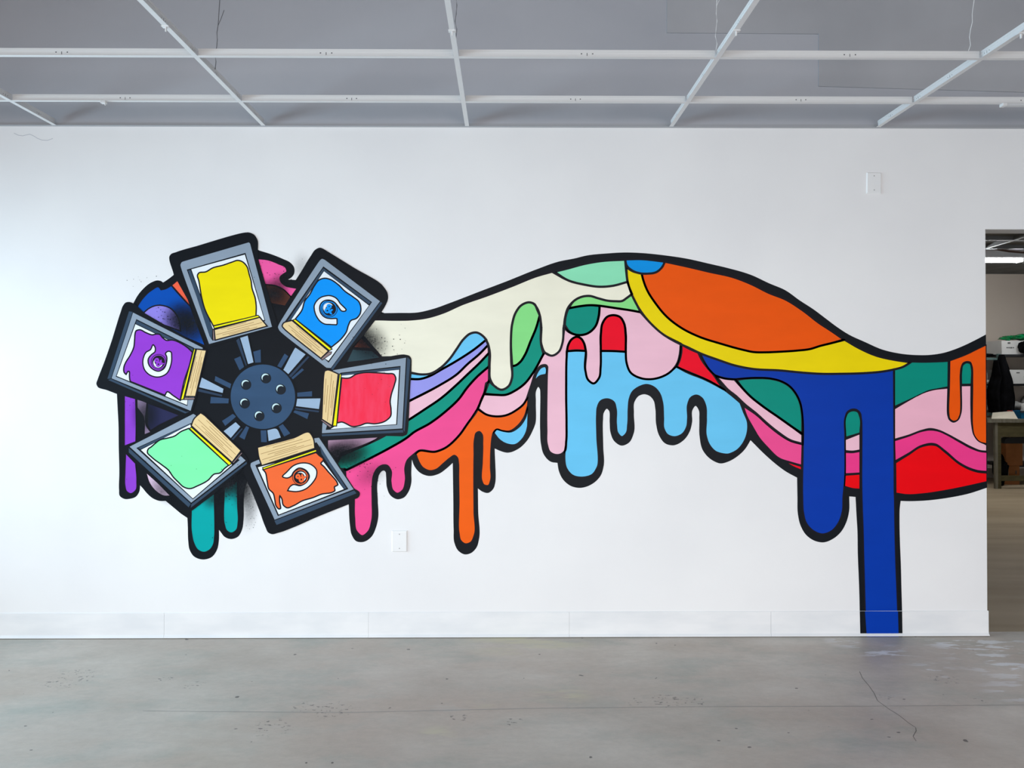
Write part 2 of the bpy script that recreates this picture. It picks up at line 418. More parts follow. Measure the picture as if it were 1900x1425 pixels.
# the blue drip goes on over the rubber base to the floor
def foot(rows, mat, lay):
    f = Flat()
    k = f.mi(mat)
    ids = []
    for (xl, xr, py, off) in rows:
        a = at(xl, py, -off - LAYER * lay); b = at(xr, py, -off - LAYER * lay)
        f.v += [a, b]; ids.append((len(f.v) - 2, len(f.v) - 1))
    for (a, b), (c, d) in zip(ids, ids[1:]):
        f.f.append([a, b, d, c]); f.m.append(k)
    return f
foot([(1595.2, 1673.9, 1134.0, 0.0045), (1596.2, 1674.6, 1176.3, 0.0045), (1596.4, 1674.8, 1181.3, 0.0165)], BLACK, 2).build('outline_foot', mural, 'foot of the black outline on the wall base')
foot([(1605.0, 1666.1, 1134.0, 0.0045), (1608.0, 1667.2, 1176.3, 0.0045), (1608.6, 1667.2, 1181.3, 0.0165)], navy, 4).build('drip_foot', mural, 'foot of the royal blue drip on the wall base')

# --- colours seen between the arms of the press
pblue = C('press_blue', 0, 74, 168)
band('paint_patch', "A: 530,955! 600,850 700,755 790,715 815,748! 870,735 935,698! 1050,830 1160,945! 1330,1400! 1000,1260! 605,1030!", pblue, 'royal blue patch behind the press', 0)
band('paint_patch', "A: 605,1020! 680,960 760,930 830,930 920,960 990,1030 1030,1120 1045,1230! 850,1160!", C('lilac', 140, 126, 214), 'lilac blob behind the press', 2.5, 6)
band('paint_patch', "A: 938,692! 1045,603! 1157,932!", C('coral', 255, 104, 74), 'coral triangle behind the press', 2.5, 6)
band('paint_patch', "B: 170,380! 300,395 420,440 510,490 520,530 480,560 440,600 450,650 490,690 640,730! 570,830! 480,740 400,700 250,680!", C('rose', 244, 92, 164), 'rose pink patch between the yellow and blue screens', 2)
band('paint_patch', "B: 250,685! 370,697 480,745 570,825! 500,935! 340,905! 300,850!", C('brown', 92, 52, 38), 'rust brown patch between the yellow and blue screens', 0)
band('paint_patch', "P: 745,280! 935,492! 590,470!", C('rust', 118, 62, 46), 'rust triangle right of the blue screen', 0)
band('paint_patch', "P: 575,505! 950,535! 1110,672! 800,725! 450,765!", C('slate_teal', 46, 68, 76), 'slate teal triangle right of the blue screen', 0)
band('paint_patch', "C: 385,640! 515,690! 522,1000 518,1200! 385,1250!", C('purple', 138, 62, 196), 'purple drip left of the press', 0)
band('paint_patch', "E: 400,72! 515,190! 530,400 520,500 460,543 410,515 392,450 392,300", C('purple', 0, 0, 0), 'lower end of the purple drip', 0)
band('paint_patch', "C: 533,695! 648,742! 645,1020 695,1088! 620,1118! 605,900 535,800!", C('mauve', 150, 130, 160), 'mauve drip left of the press', 0)
band('paint_patch', "C: 655,745! 1030,890! 800,1000! 690,1070! 655,1000!", C('dark_violet', 38, 40, 74), 'dark violet smear left of the press', 0)
band('paint_patch', "E: 640,298! 780,420! 925,570! 850,570 750,510 680,420", C('pink_grey', 218, 190, 214), 'pinkish crescent under the green screen', 0)
aqua = C('sea_green', 0, 158, 158)
band('paint_patch', "E: 1172,740! 1440,545! 1443,1050 1430,1140 1380,1210 1320,1232 1250,1205 1200,1120 1175,1000", aqua, 'long sea green drip under the green screen', 0)
band('paint_patch', "E: 1560,480! 1710,400! 1715,700 1720,880 1700,970 1640,1005 1590,980 1560,900", aqua, 'short sea green drip under the green screen', 0)
band('paint_patch', "E: 1798,272! 1840,246! 1878,328!", aqua, 'sea green triangle between the green and orange screens', 0)
band('paint_patch', "D: 1000,1180! 1600,1148! 1500,1215 1300,1310 1100,1392! 1000,1300!", C('dusk_pink', 172, 136, 160), 'dusky pink wedge under the red screen', 0)

# --- sprayed black haze (matt spray paint, thin at its rim) and spatter
spray = new_mat('black_spray', (0.012, 0.014, 0.018, 1), 0.7, 0.1)
nt = spray.node_tree
att = nt.nodes.new('ShaderNodeAttribute'); att.attribute_name = 'haze'
tc = nt.nodes.new('ShaderNodeTexCoord')
nz = nt.nodes.new('ShaderNodeTexNoise'); nz.inputs['Scale'].default_value = 90; nz.inputs['Detail'].default_value = 6
mr = nt.nodes.new('ShaderNodeMapRange'); mr.inputs[1].default_value = 0.3; mr.inputs[2].default_value = 0.7; mr.inputs[3].default_value = 0.75; mr.inputs[4].default_value = 1.1
mu = nt.nodes.new('ShaderNodeMath'); mu.operation = 'MULTIPLY'; mu.use_clamp = True
nt.links.new(tc.outputs['Object'], nz.inputs['Vector'])
nt.links.new(nz.outputs['Fac'], mr.inputs[0])
nt.links.new(att.outputs['Fac'], mu.inputs[0]); nt.links.new(mr.outputs[0], mu.inputs[1])
nt.links.new(mu.outputs[0], nt.nodes['Principled BSDF'].inputs['Alpha'])

def haze(cx, cy, rx, ry, rot, dens, layer, label):
    n, seg = 9, 32
    v, den, f = [], [], []
    for i in range(n + 1):
        t = i / n
        for k in range(seg):
            a = 2 * math.pi * k / seg
            x, y = rx * t * math.cos(a), ry * t * math.sin(a)
            v.append(at(cx + x * math.cos(rot) - y * math.sin(rot), cy + x * math.sin(rot) + y * math.cos(rot), -LAYER * layer))
            den.append(dens * (1 - t * t * (3 - 2 * t)))
    for i in range(n):
        for k in range(seg):
            f.append((i * seg + k, i * seg + (k + 1) % seg, (i + 1) * seg + (k + 1) % seg, (i + 1) * seg + k))
    o = at(cx, cy, -LAYER * layer)
    me = bpy.data.meshes.new('overspray')
    me.from_pydata([tuple(p - o) for p in v], [], f)
    me.attributes.new('haze', 'FLOAT', 'POINT')
    for i, d in enumerate(den): me.attributes['haze'].data[i].value = d
    me.materials.append(spray)
    ob = link_mesh('overspray', me, mural, o)
    ob['label'] = label
HL = 10
for i, h in enumerate([
    (684, 634, 52, 44, 0.7, 0.80, 'on the cream paint'), (668, 622, 30, 30, 0, 0.6, 'on the cream paint'),
    (505, 545, 45, 32, 0.4, 0.85, 'over the rose patch'), (520, 525, 26, 26, 0, 0.5, 'over the rose patch'),
    (560, 498, 26, 40, 0, 0.22, 'above the notch'),
    (352, 600, 52, 56, 0, 0.95, 'over the royal blue patch'), (330, 592, 40, 44, 0, 0.7, 'over the lilac blob'),
    (425, 900, 46, 34, -0.6, 0.95, 'over the sea green drips'), (452, 905, 26, 52, 0.15, 0.9, 'beside the sea green drips'), (463, 935, 24, 62, 0.12, 0.45, 'under the orange screen'),
    (395, 925, 30, 24, -0.6, 0.6, 'over the sea green drip'),
    (635, 838, 62, 32, -0.25, 0.9, 'under the red screen'), (655, 850, 50, 26, -0.4, 0.6, 'over the teal band'), (690, 880, 46, 28, -0.5, 0.25, 'over the hot pink drip'),
    (270, 770, 34, 46, 0, 0.75, 'over the mauve drip'), (300, 910, 40, 22, 0.8, 0.5, 'over the pinkish crescent'), (620, 845, 34, 30, 0, 0.7, 'beside the orange screen'), ]):
    haze(*h[:6], HL + i * 0.2, 'soft black spray ' + h[6])
sp = Flat()
rnd = random.Random(3)
for (cx, cy, sx, sy, n, rmax) in [(700, 645, 40, 30, 70, 1.0), (520, 500, 40, 20, 26, 0.9), (310, 590, 25, 18, 30, 1.1), (440, 905, 26, 28, 50, 1.1), (470, 960, 14, 40, 36, 0.8), (660, 862, 40, 18, 44, 1.0), (265, 880, 60, 40, 14, .6),
                                  (265, 515, 24, 18, 9, 0.8), (700, 890, 28, 24, 26, 0.8), (400, 960, 30, 26, 12, 0.9), (690, 715, 60, 30, 12, .5), (240, 750, 12, 30, 12, 0.7)]:
    for k in range(n):
        sp.disc((rnd.gauss(cx, sx * 0.6), rnd.gauss(cy, sy * 0.6)), rnd.uniform(0.3, rmax), INK, 19, 7)
o = sp.build('paint_spatter', mural, 'fine black paint spatter'); o['kind'] = 'stuff'

# --- the press hub and its arms
HUBM = C('hub_blue', 52, 78, 108, 0.9, 0.15)
STEEL = C('pale_steel', 150, 172, 196)
STUB = C('steel_blue', 50, 74, 104, 0.9, 0.1)
SHADE = C('dark_slate', 44, 60, 82)
HOLE = C('near_black', 28, 34, 42)
SHINE = C('shine', 196, 222, 226)
GREY = C('frame_grey', 138, 152, 168)
GREY2 = C('frame_edge', 52, 70, 90)
WHITE = C('white_mesh', 238, 244, 250)
WOOD = C('wood_tan', 226, 198, 146)
WOODL = C('wood_grain', 150, 112, 66)
WEND = C('wood_end', 140, 118, 118)
BLADE = C('blade_yellow', 250, 240, 10)

hub = Flat()
c = parse("S: 768,685")[0]
hub.disc(c, 62.5, BLACK, 9.5, 64); hub.disc(c, 59.8, HUBM, 10, 64)
hub = hub.build('painted_hub', mural, 'round slate blue press hub')
for q in parse("S: 808,440 545,525 1003,588 948,835 528,772 720,940"):
    r = 9.2
    f = Flat()
    f.disc(q, r * 1.06, HOLE, 11, 28); f.disc((q[0] - 1.0, q[1] - 1.4), r * 0.78, SHINE, 12, 28); f.disc((q[0] + .9, q[1] + 1.1), r * 0.80, HOLE, 13, 28)
    f.build('bolt_hole', hub, 'black hole with a pale crescent')
arms = [("S: 455,-110! 570,-140! 652,235! 568,262!", "S: 415,-60! 455,-90! 553,262! 545,282!", ["S: 388,185! 470,150! 520,290! 460,335!", "S: 640,90! 738,62! 742,230! 665,235!"]),
        ("S: 1190,35 1215,12! 1345,120! 1105,395! 1030,330!", "S: 1360,150! 1388,155! 1140,428! 1110,410!", ["S: 1055,115! 1105,150! 1010,305! 958,280!", "S: 1285,310! 1312,330! 1165,455! 1145,435!"]),
        ("S: 1215,705! 1538,700! 1515,855! 1198,815!", "S: 1195,830! 1510,870! 1505,892! 1195,852!", ["S: 1222,632! 1418,612! 1418,680! 1222,685!", "S: 1190,865! 1378,905! 1355,980! 1170,890!"]),
        ("S: 820,1122! 950,1105 1015,1228! 838,1280!", None, ["S: 738,1130! 815,1128! 820,1285! 745,1285!", "S: 970,1065! 1030,1045! 1130,1170! 1050,1212!"]),
        ("S: 408,1012! 478,1080! 345,1240! 238,1140!", "S: 490,1100! 500,1112! 375,1257! 352,1245!", ["S: 370,912! 415,945! 355,1000! 270,1070! 228,1005!", "S: 550,1070! 590,1080! 525,1252! 455,1215!"]),
        ("C: 1290,438! 1555,575! 1545,635! 1255,565!", "C: 1245,575! 1535,650! 1530,670! 1240,607!", ["S: 140,412! 350,515! 335,575! 130,475!", "S: 80,685! 318,710! 312,772! 72,772!"])]
for a, d, stubs in arms:
    f = Flat()
    for q in stubs: f.poly(q, STUB, 8)
    if d: f.poly(d, SHADE, 8.5)
    f.poly(a, STEEL, 9); f.stroke(a, 2.0, BLACK, 9.3)
    f.build('painted_arm', mural, 'pale steel arm between two dark bars, pointing out from the hub')

# --- the six printing screens
def lerp(a, b, t): return (a[0] + (b[0] - a[0]) * t, a[1] + (b[1] - a[1]) * t)
def screen(label, base, frame, sides, inner, lips, white, ink, inkmat, inkname, blade, wood, wend, grain=7, rows=None):
    b = Flat(); b.poly(base, BLACK, 14)
    root = b.build('painted_screen', mural, label)
    f = Flat()
    for s_ in sides: f.poly(s_, GREY2, 15)
    f.poly(frame, GREY, 15.5); f.stroke(frame, 1.2, BLACK, 15.7)
    f.poly(inner, BLACK, 16)
    for l in lips: f.poly(l, GREY2, 16.3)
    f.build('frame', root, 'grey screen frame')
    f = Flat(); f.poly(white, WHITE, 16.8); f.build('mesh_cloth', root, 'white screen mesh')
    f = Flat(); P = spline(parse(ink)); f.poly(P, inkmat, 17.2); f.stroke(P, 2.6, INK, 17.6); f.build('ink', root, inkname)
    f = Flat()
    f.poly(wood, WOOD, 18.2); f.stroke(wood, 2.4, INK, 18.9)
    q = rows
    for i in range(1, grain):
        t = (i + 0.25 * math.sin(i * 5)) / grain
        a0, a1 = lerp(0.04 + 0.1 * (i % 3), 0, 0) if False else 0.03 + 0.12 * (i % 3), 0.97 - 0.14 * ((i * 2) % 3)
        p, r = lerp(q[0], q[3], t), lerp(q[1], q[2], t)
        f.stroke([(*lerp(p, r, a0), True), (*lerp(p, r, (a0 + a1) / 2), True), (*lerp(p, r, a1), True)], 0.8, WOODL, 18.5, False)
    if wend: f.poly(wend, WEND, 18.6); f.stroke(wend, 1.2, INK, 19)
    sq = f.build('squeegee', root, 'wooden squeegee handle')
    f = Flat(); f.poly(blade, BLADE, 18.3); f.stroke(blade, 1.8, INK, 18.8); f.build('squeegee_blade', root, 'bright yellow squeegee blade')
    return root

def amp(root, cx, cy, size, rot, mat, layer):
    "the lettered sign &, as flat paint"
    cu = bpy.data.curves.new('ampersand', 'FONT'); cu.body = '&'; cu.size = 1.0
    cu.align_x = 'CENTER'; cu.resolution_u = 3; cu.offset = 0.03
    t = bpy.data.objects.new('tmp', cu); COL.objects.link(t)
    dg = bpy.context.evaluated_depsgraph_get()
    me = bpy.data.meshes.new_from_object(t.evaluated_get(dg))
    bpy.data.objects.remove(t); bpy.data.curves.remove(cu)
    ys = [v.co.y for v in me.vertices]; xs = [v.co.x for v in me.vertices]
    mx, my, hh = (min(xs) + max(xs)) / 2, (min(ys) + max(ys)) / 2, max(ys) - min(ys)
    f = Flat(); k = f.mi(mat)
    for v in me.vertices:
        x, y = (v.co.x - mx) / hh * size, -(v.co.y - my) / hh * size
        f.vert((cx + x * math.cos(rot) - y * math.sin(rot), cy + x * math.sin(rot) + y * math.cos(rot)), layer)
    for p in me.polygons: f.f.append(list(p.vertices)); f.m.append(k)
    bpy.data.meshes.remove(me)
    return f.build('lettering', root, 'painted ampersand')

def badge(root, letter, cx, cy, r, rot, mat, shine, shift=(0, 0)):
    f = Flat(); P = spline(parse(letter), True, 1.2); f.poly(P, WHITE, 18); f.stroke(P, 2.4, INK, 18.4)
    f.build('letter', root, 'white hooked letter shape')
    f = Flat(); f.disc((cx - shift[0], cy - shift[1]), r * 1.22, INK, 18.5, 36); f.disc((cx - shift[0], cy - shift[1]), r * 1.12, mat, 18.6, 36)
    f.disc((cx, cy), r, INK, 18.8, 36)
    sx, sy = shine
    f.disc((cx + sx * r * 0.16, cy + sy * r * 0.16), r * 0.74, WHITE, 19, 30); f.disc((cx - sx * r * 0.12, cy - sy * r * 0.12), r * 0.72, INK, 19.2, 30)
    f.build('badge', root, 'black round badge')
    amp(root, cx, cy, r * 1.45, rot, mat, 19.8)

quad = lambda s: [p[:2] for p in parse(s)]
YEL = C('ink_yellow', 252, 230, 2); BLU = C('ink_blue', 0, 150, 246); PUR = C('ink_purple', 144, 58, 196)
RED = noisy('ink_red_paint', rgb(255, 8, 66, .9), rgb(255, 46, 88, .9), 9.0, 3.0, 0.45, 0.25, 0.0, (3.2, 1, 0.7))
GRN = C('ink_green', 134, 252, 176); ORG = C('ink_orange', 255, 112, 58)

screen('painted screen with yellow ink at the top of the press',
    "A: 925,335 1000,300! 1830,72 1905,95 1945,150 1955,290! B: 185,380! 270,680! 350,950! 420,1170! A: 1380,1425! 1150,900! 965,570!",
    "A: 1040,450 1055,420 1100,402! 1848,184! B: 92,200! 350,1183! A: 1378,1387!", [],
    "A: 1118,508! 1808,312! 2040,1110! 1420,1345!", ["A: 1132,518! 1163,512! 1418,1200! 1412,1335! 1385,1290!"], "A: 1172,505! 1800,332! 2030,1100! 1425,1205!",
    "A: 1245,570 1260,548 1340,535 1420,490 1550,455 1650,420 1720,400 1770,415 B: 50,470 80,570 100,640 110,720 150,850 160,930 158,1055! A: 1430,1170! 1330,970 1290,820 1275,730 1260,640", YEL, 'yellow ink',
    "A: 1432,1172! B: 180,1045! 205,1067! A: 1440,1200!", "A: 1440,1213! B: 203,1068! 290,1173! A: 1452,1337!", "A: 1422,1212! 1440,1216! 1452,1335! 1425,1337!", 6,
    quad("A: 1440,1215 B: 200,1070 290,1173 A: 1452,1335"))

sb = screen('painted screen with blue ink at the upper right of the press',
    "B: 800,350 860,270 910,250 960,270! 1300,480 1650,700 1705,790 1700,870 1625,1020! 1415,1290! 1030,1675! 980,1668! 405,1240 412,1160 625,800! 690,530!",
    "B: 905,400 932,378 968,390! 1620,880! 1040,1668! 985,1665! 430,1225 413,1185 430,1140", ["B: 1622,888! 1642,902! 1060,1690! 1040,1672!"],
    "B: 950,470! 1522,890! 1012,1602! 490,1130!", ["B: 950,492! 1508,892! 1485,915! 952,522!", "B: 946,492! 950,525! 575,1095! 528,1112!"], "B: 957,528! 1485,930! 1010,1580! 930,1530! 575,1095!",
    "B: 975,610 1020,620 1130,690 1200,760 1300,830 1370,890 1390,950 1380,1030 1340,1080 1270,1110 1245,1160 1220,1240 1170,1310 1045,1420! 620,1090! 700,980 730,880 790,800 850,690 900,630", BLU, 'blue ink',
    "B: 590,1102! 620,1090! 1052,1442! 1020,1460!", "B: 465,1170 478,1140 580,1105! 1010,1465! 920,1552! 490,1205", "B: 920,1555! 1010,1475! 1048,1475! 1040,1500! 935,1572!", 6,
    quad("B: 580,1110 1005,1465 925,1545 480,1185"))
q = parse("R: 970,822")[0]
badge(sb, "R: 435,720 470,620 550,510 680,410 830,365 960,350 1100,380 1220,450 1290,530 1340,610 1560,850 1540,890 1480,905 1400,890 1330,810 1240,680 1150,590 1050,530 900,510 780,540 690,610 640,710 630,830 670,970 740,1060 850,1130 1000,1160 1200,1155! 1240,1170! 1245,1340! 1220,1380! 1000,1370 800,1350 650,1260 540,1120 470,970 440,830",
      q[0], q[1], 12.6, 0.25, BLU, (-1, -1))

su = screen('painted screen with purple ink at the left of the press',
    "C: 55,520 70,555 180,595! 300,640! 640,738! 1110,878! 1175,862! 1230,700! 1355,120! 1300,88! A: 620,1018! 490,905 440,888 400,895 370,930 340,1010 280,1200 C: 240,0 150,260 70,470",
    "C: 485,-322! 1310,95! 1200,720! 1165,842! 230,458!", ["C: 483,-324! 440,-332! 185,462! 228,458!", "C: 195,475! 230,464! 1110,850! 1150,845! 1100,868!"],
    "C: 525,-240! 1205,98! 1125,782! 283,436!", ["C: 527,-225! 1190,105! 1190,140! 520,-188!"], "C: 515,-180! 1190,145! 1120,768! 295,428!",
    "C: 510,-65 520,-100 560,-115 640,-80 720,-55 760,-65 800,-60 830,-25 880,10 940,5 1060,50 1120,90 1185,150! 1150,300 1090,480 1040,715! 960,660 885,615 862,655! 700,590 500,510 455,490 445,440 440,375 425,375 405,410 385,390 380,320 400,270 450,190 495,90 505,0", PUR, 'purple ink',
    "C: 1202,110! 1222,110! 1080,702! 1045,712!", "C: 1232,112! 1350,125! 1220,670! 1098,668!", "C: 1093,680! 1215,685! 1207,705! 1083,708!", 6,
    quad("C: 1235,112 1100,665 1218,668 1348,125"))
q = parse("C: 787,262")[0]
badge(su, "C: 725,62 690,120 640,150 610,210 603,290 625,360 690,420 790,440 880,400 930,300 940,200 930,145 900,138 868,165 882,200 880,270 850,340 790,372 720,350 670,290 665,230 700,180 745,140 745,90", q[0], q[1], 11.8, -0.55, PUR, (-.5, 1))

screen('painted screen with red ink at the right of the press',
    "D: 960,358 1000,345 1050,352! 1640,213! P: 1600,612 1690,640 1725,700 1728,760! D: 1985,400! 1975,500! 1925,1120 1880,1138! 930,1112! 900,860!",
    "D: 1060,358! 1925,209! 1880,1048! 930,1105! 935,1000!", ["D: 1935,207! 1972,240! 1952,500! 1905,1085! 1890,1060!", "D: 930,1115! 1885,1062! 1890,1092! 935,1137!"],
    "D: 1150,390! 1857,310! 1817,1002! 978,1062!", ["D: 1160,402! 1850,325! 1846,352! 1160,430!"], "D: 1160,425! 1840,355! 1805,995! 1035,1052! 1100,1010!",
    "D: 1165,450! 1210,455 1260,450 1330,410 1420,390 1560,390 1700,400 1780,410 1800,450 1785,530 1750,640 1735,730 1745,820 1740,900 1690,950 1560,990 1450,985 1380,1010 1280,1020 1220,990 1170,970 1110,980!", RED, 'red ink with streaks',
    "D: 1140,405! 1160,405! 1105,1017! 1060,1015!", "D: 968,368 1000,357 1050,370! 1125,405! 1055,1015! 930,935!", "D: 918,948! 935,938! 1052,1020! 1030,1037!", 6,
    quad("D: 968,370 930,930 1055,1010 1122,405"))

screen('painted screen with mint green ink at the lower left of the press',
    "E: 425,-10! 430,60! 1155,735! 1180,745! 1440,548! 1840,200! 1835,130! 1760,30! 1310,-412! 1190,-415!",
    "E: 440,-8! 1195,-397! 1220,-382! 1815,155! 1170,655!", ["E: 437,8! 1165,665! 1140,705! 437,60!", "E: 1172,668! 1820,170! 1825,192! 1165,710!"],
    "E: 525,8! 1165,-285! 1740,150! 1190,612!", ["E: 545,8! 1160,-278! 1160,-262! 575,22!"], "E: 580,30! 1160,-268! 1650,205! 1190,600!",
    "E: 655,60 665,20 700,-5 740,-40 800,-85 900,-110 970,-130 1050,-185 1140,-222! 1610,210! 1560,250 1510,300 1440,315 1370,385 1250,450 1150,485 1080,465 1020,410 960,350 900,265 830,210 700,110", GRN, 'mint green ink',
    "E: 1150,-220! 1170,-238! 1647,187! 1615,214!", "E: 1280,-407! 1330,-375! 1757,38! 1650,177! 1170,-255! 1200,-330", "E: 1655,180! 1762,58! 1772,70! 1667,190!", 7,
    quad("E: 1290,-400 1752,40 1655,170 1175,-265"))

so = screen('painted screen with orange ink at the bottom of the press',
    "F: -5,250! 85,195 100,170 180,140! 850,-130! 910,-130! 1310,480! 1380,540 1370,580 1310,615! 1247,670! 850,830 600,940 420,1005 340,1020 300,1000 270,940 200,750 100,500",
    "F: 90,215 95,185 130,166! 180,145! 850,-110! 900,-117! 1310,495! 375,855!", ["F: 375,862! 1312,507! 1340,540! 400,912!"],
    "F: 150,210! 870,-60! 1245,490! 415,807!", ["F: 905,-30! 940,30! 1220,480! 1195,490! 930,80!"], "F: 180,235! 870,60! 950,170! 1190,492! 425,790!",
    "F: 240,262! 865,60! 900,95 950,140 945,160 920,185 960,230 1010,290 1060,345 1110,410 1120,440 1080,465 1085,510 1050,530 930,550 830,590 700,630 600,685 520,710 480,680 460,600 440,570 435,620 445,720 430,725 395,690 380,620 360,540 310,490 290,400 265,290", ORG, 'orange ink',
    "F: 235,240! 865,25! 872,50! 245,262!", "F: 175,0! 600,-112 790,-172 830,-110 850,12! 225,215! 190,110", None, 8,
    quad("F: 175,0 800,-165 850,10 225,212"))
q = parse("F: 680,350")[0]
badge(so, "F: 470,345 520,290 600,215 690,185 800,200 870,270 870,330 820,420 740,490 640,520 560,515 530,510! 560,460 590,440 680,450 760,400 785,340 750,275 660,245 600,290 570,340 530,360", q[0], q[1], 12.5, -1.0, ORG, (.6, -.4))
# ------------------------------------------------------------------ the room
def struct(o, label=None):
    o['kind'] = 'structure'
    if label: o['label'] = label
    return o

ZG = at(950, 236.5).z                       # underside of the ceiling grid
XD0 = at(1830, 780).x                       # doorway: left edge of the opening
XD1 = XD0 + 1.95
ZD = at(1860, 425.5).z
XL, XR, YF, ZC = -4.7, 6.6, -10.0, 4.5
TH = 0.145

wallm = noisy('wall_paint', (0.82, 0.815, 0.825, 1), (0.86, 0.855, 0.86, 1), 1.3, 3, 0.4, 0.3, 0.03)
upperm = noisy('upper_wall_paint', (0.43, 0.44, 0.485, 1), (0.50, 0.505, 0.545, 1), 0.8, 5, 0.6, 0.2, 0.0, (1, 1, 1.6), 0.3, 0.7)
basem = noisy('rubber_base', (0.76, 0.77, 0.79, 1), (0.84, 0.84, 0.85, 1), 5, 6, 0.4, 0.3, 0.02, (0.6, 1, 2))
teem = new_mat('tee_white', (0.75, 0.75, 0.755, 1), 0.35, 0.4)
deckm = noisy('deck_paint', (0.25, 0.26, 0.28, 1), (0.3, 0.3, 0.32, 1), 1.0, 3, 0.8, 0.1)
frontm = new_mat('side_wall_paint', (0.72, 0.72, 0.73, 1), 0.6, 0.2)
darkm = new_mat('dark_metal', (0.03, 0.03, 0.035, 1), 0.5, 0.3)

m = MB()
m.prism([(XL, 0), (XD0, 0), (XD0, ZD), (XD1, ZD), (XD1, 0), (XR, 0), (XR, ZG), (XL, ZG)], 'y', 0, TH)
struct(m.build('wall_back', wallm, origin=(0, 0, 0)))
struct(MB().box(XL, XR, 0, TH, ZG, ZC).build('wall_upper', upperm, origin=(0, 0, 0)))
# a second sheet of board on the upper wall, its lower edge stepped
def wp(px, py): p = at(px, py); return (p.x, p.z)
e = [wp(1237, -60), wp(1237, 62), wp(1518, 64), wp(1518, 161), wp(1900, 172), (XR - .1, wp(1900, 172)[1]), (XR - .1, wp(1237, -60)[1])]
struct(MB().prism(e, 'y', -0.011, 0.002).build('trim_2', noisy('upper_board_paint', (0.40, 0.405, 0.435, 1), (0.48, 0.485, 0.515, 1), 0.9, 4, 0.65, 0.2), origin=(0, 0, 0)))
for nm, ax, bx in (('wall_left', XL, None), ('wall_right', None, XR)):
    pass
# left wall with its window, front wall with the shop windows, right wall
WY0, WY1, WZ0, WZ1 = -4.4, -0.12, 0.9, 2.4
m = MB()
m.box(XL - .3, XL, YF, WY0, 0, ZC); m.box(XL - .3, XL, WY1, TH, 0, ZC); m.box(XL - .3, XL, WY0, WY1, 0, WZ0); m.box(XL - .3, XL, WY0, WY1, WZ1, ZC)
struct(m.build('wall_left', frontm, origin=(0, 0, 0)))
m = MB()
for y in (WY0 + .03, (WY0 + WY1) / 2, WY1 - .03): m.box(XL - .18, XL - .12, y - .03, y + .03, WZ0, WZ1)
for z in (WZ0 + .03, WZ1 - .03): m.box(XL - .18, XL - .12, WY0, WY1, z - .03, z + .03)
struct(m.build('window_1', darkm, origin=(0, 0, 0)))
SX0, SX1, SZ0, SZ1 = -4.2, 5.2, 0.15, 2.75
m = MB()
m.box(XL - .3, SX0, YF - .3, YF, 0, ZC); m.box(SX1, XR + .3, YF - .3, YF, 0, ZC); m.box(SX0, SX1, YF - .3, YF, 0, SZ0); m.box(SX0, SX1, YF - .3, YF, SZ1, ZC)
struct(m.build('wall_front', frontm, origin=(0, 0, 0)))
m = MB()
for i in range(6):
    x = SX0 + .03 + (SX1 - SX0 - .06) * i / 5
    m.box(x - .03, x + .03, YF - .18, YF - .12, SZ0, SZ1)
for z in (SZ0 + .03, SZ1 - .03): m.box(SX0, SX1, YF - .18, YF - .12, z - .03, z + .03)
struct(m.build('window_2', darkm, origin=(0, 0, 0)))
struct(MB().box(XR, XR + .3, YF, 0, 0, ZC).build('wall_right', frontm, origin=(0, 0, 0)))
struct(MB().box(XL - .3, XR + .3, YF - .3, TH, ZC, ZC + .2).build('ceiling', deckm, origin=(0, 0, 0)))

# wall angle under the grid
m = MB()
m.box(XL, XR, -0.024, 0, ZG, ZG + .0012); m.box(XL, XR, -0.0015, 0, ZG, ZG + .024)
struct(m.build('trim_1', new_mat('angle_grey', (0.42, 0.43, 0.46, 1), 0.4, 0.3), origin=(0, 0, 0)))

# rubber wall base: flat board with a small toe, in lengths
ZB = at(950, 1135).z
joints = [XL, at(305, 1150).x, at(684, 1150).x, at(1056, 1150).x, at(1430, 1150).x, XD0 + .006]
m = MB()
for a, b in zip(joints, joints[1:]):
    m.prism([(0, 0.004), (-0.016, 0.004), (-0.015, 0.007), (-0.0045, 0.018), (-0.0042, ZB - .002), (-0.002, ZB), (0, ZB)], 'x', a + .0006, b - .0006)
struct(m.build('baseboard_back', basem, origin=(0, 0, 0)))

# floor of the room: worn concrete
fl = new_mat('worn_concrete', (0.3, 0.3, 0.3, 1), 0.45, 0.35)
nt = fl.node_tree; N = nt.nodes; Lk = nt.links
bs = N['Principled BSDF']
tc = N.new('ShaderNodeTexCoord')
def noise(scale, detail=5, rough=0.55, stretch=None, off=(0, 0, 0)):
    mp = N.new('ShaderNodeMapping'); mp.inputs['Scale'].default_value = stretch or (1, 1, 1); mp.inputs['Location'].default_value = off
    n = N.new('ShaderNodeTexNoise'); n.inputs['Scale'].default_value = scale; n.inputs['Detail'].default_value = detail; n.inputs['Roughness'].default_value = rough
    Lk.new(tc.outputs['Object'], mp.inputs['Vector']); Lk.new(mp.outputs['Vector'], n.inputs['Vector'])
    return n.outputs['Fac']
def ramp(f, stops):
    r = N.new('ShaderNodeValToRGB')
    while len(r.color_ramp.elements) < len(stops): r.color_ramp.elements.new(0.5)
    for e_, (p, c) in zip(r.color_ramp.elements, stops):
        e_.position = p; e_.color = c if len(c) == 4 else (*c, 1)
    Lk.new(f, r.inputs['Fac']); return r.outputs['Color']
def mix(a, b, fac, mode='MIX'):
    x = N.new('ShaderNodeMix'); x.data_type = 'RGBA'; x.blend_type = mode
    for s_, v in ((x.inputs[6], a), (x.inputs[7], b), (x.inputs[0], fac)):
        if isinstance(v, (int, float)): s_.default_value = v
        elif isinstance(v, tuple): s_.default_value = v
        else: Lk.new(v, s_)
    return x.outputs[2]
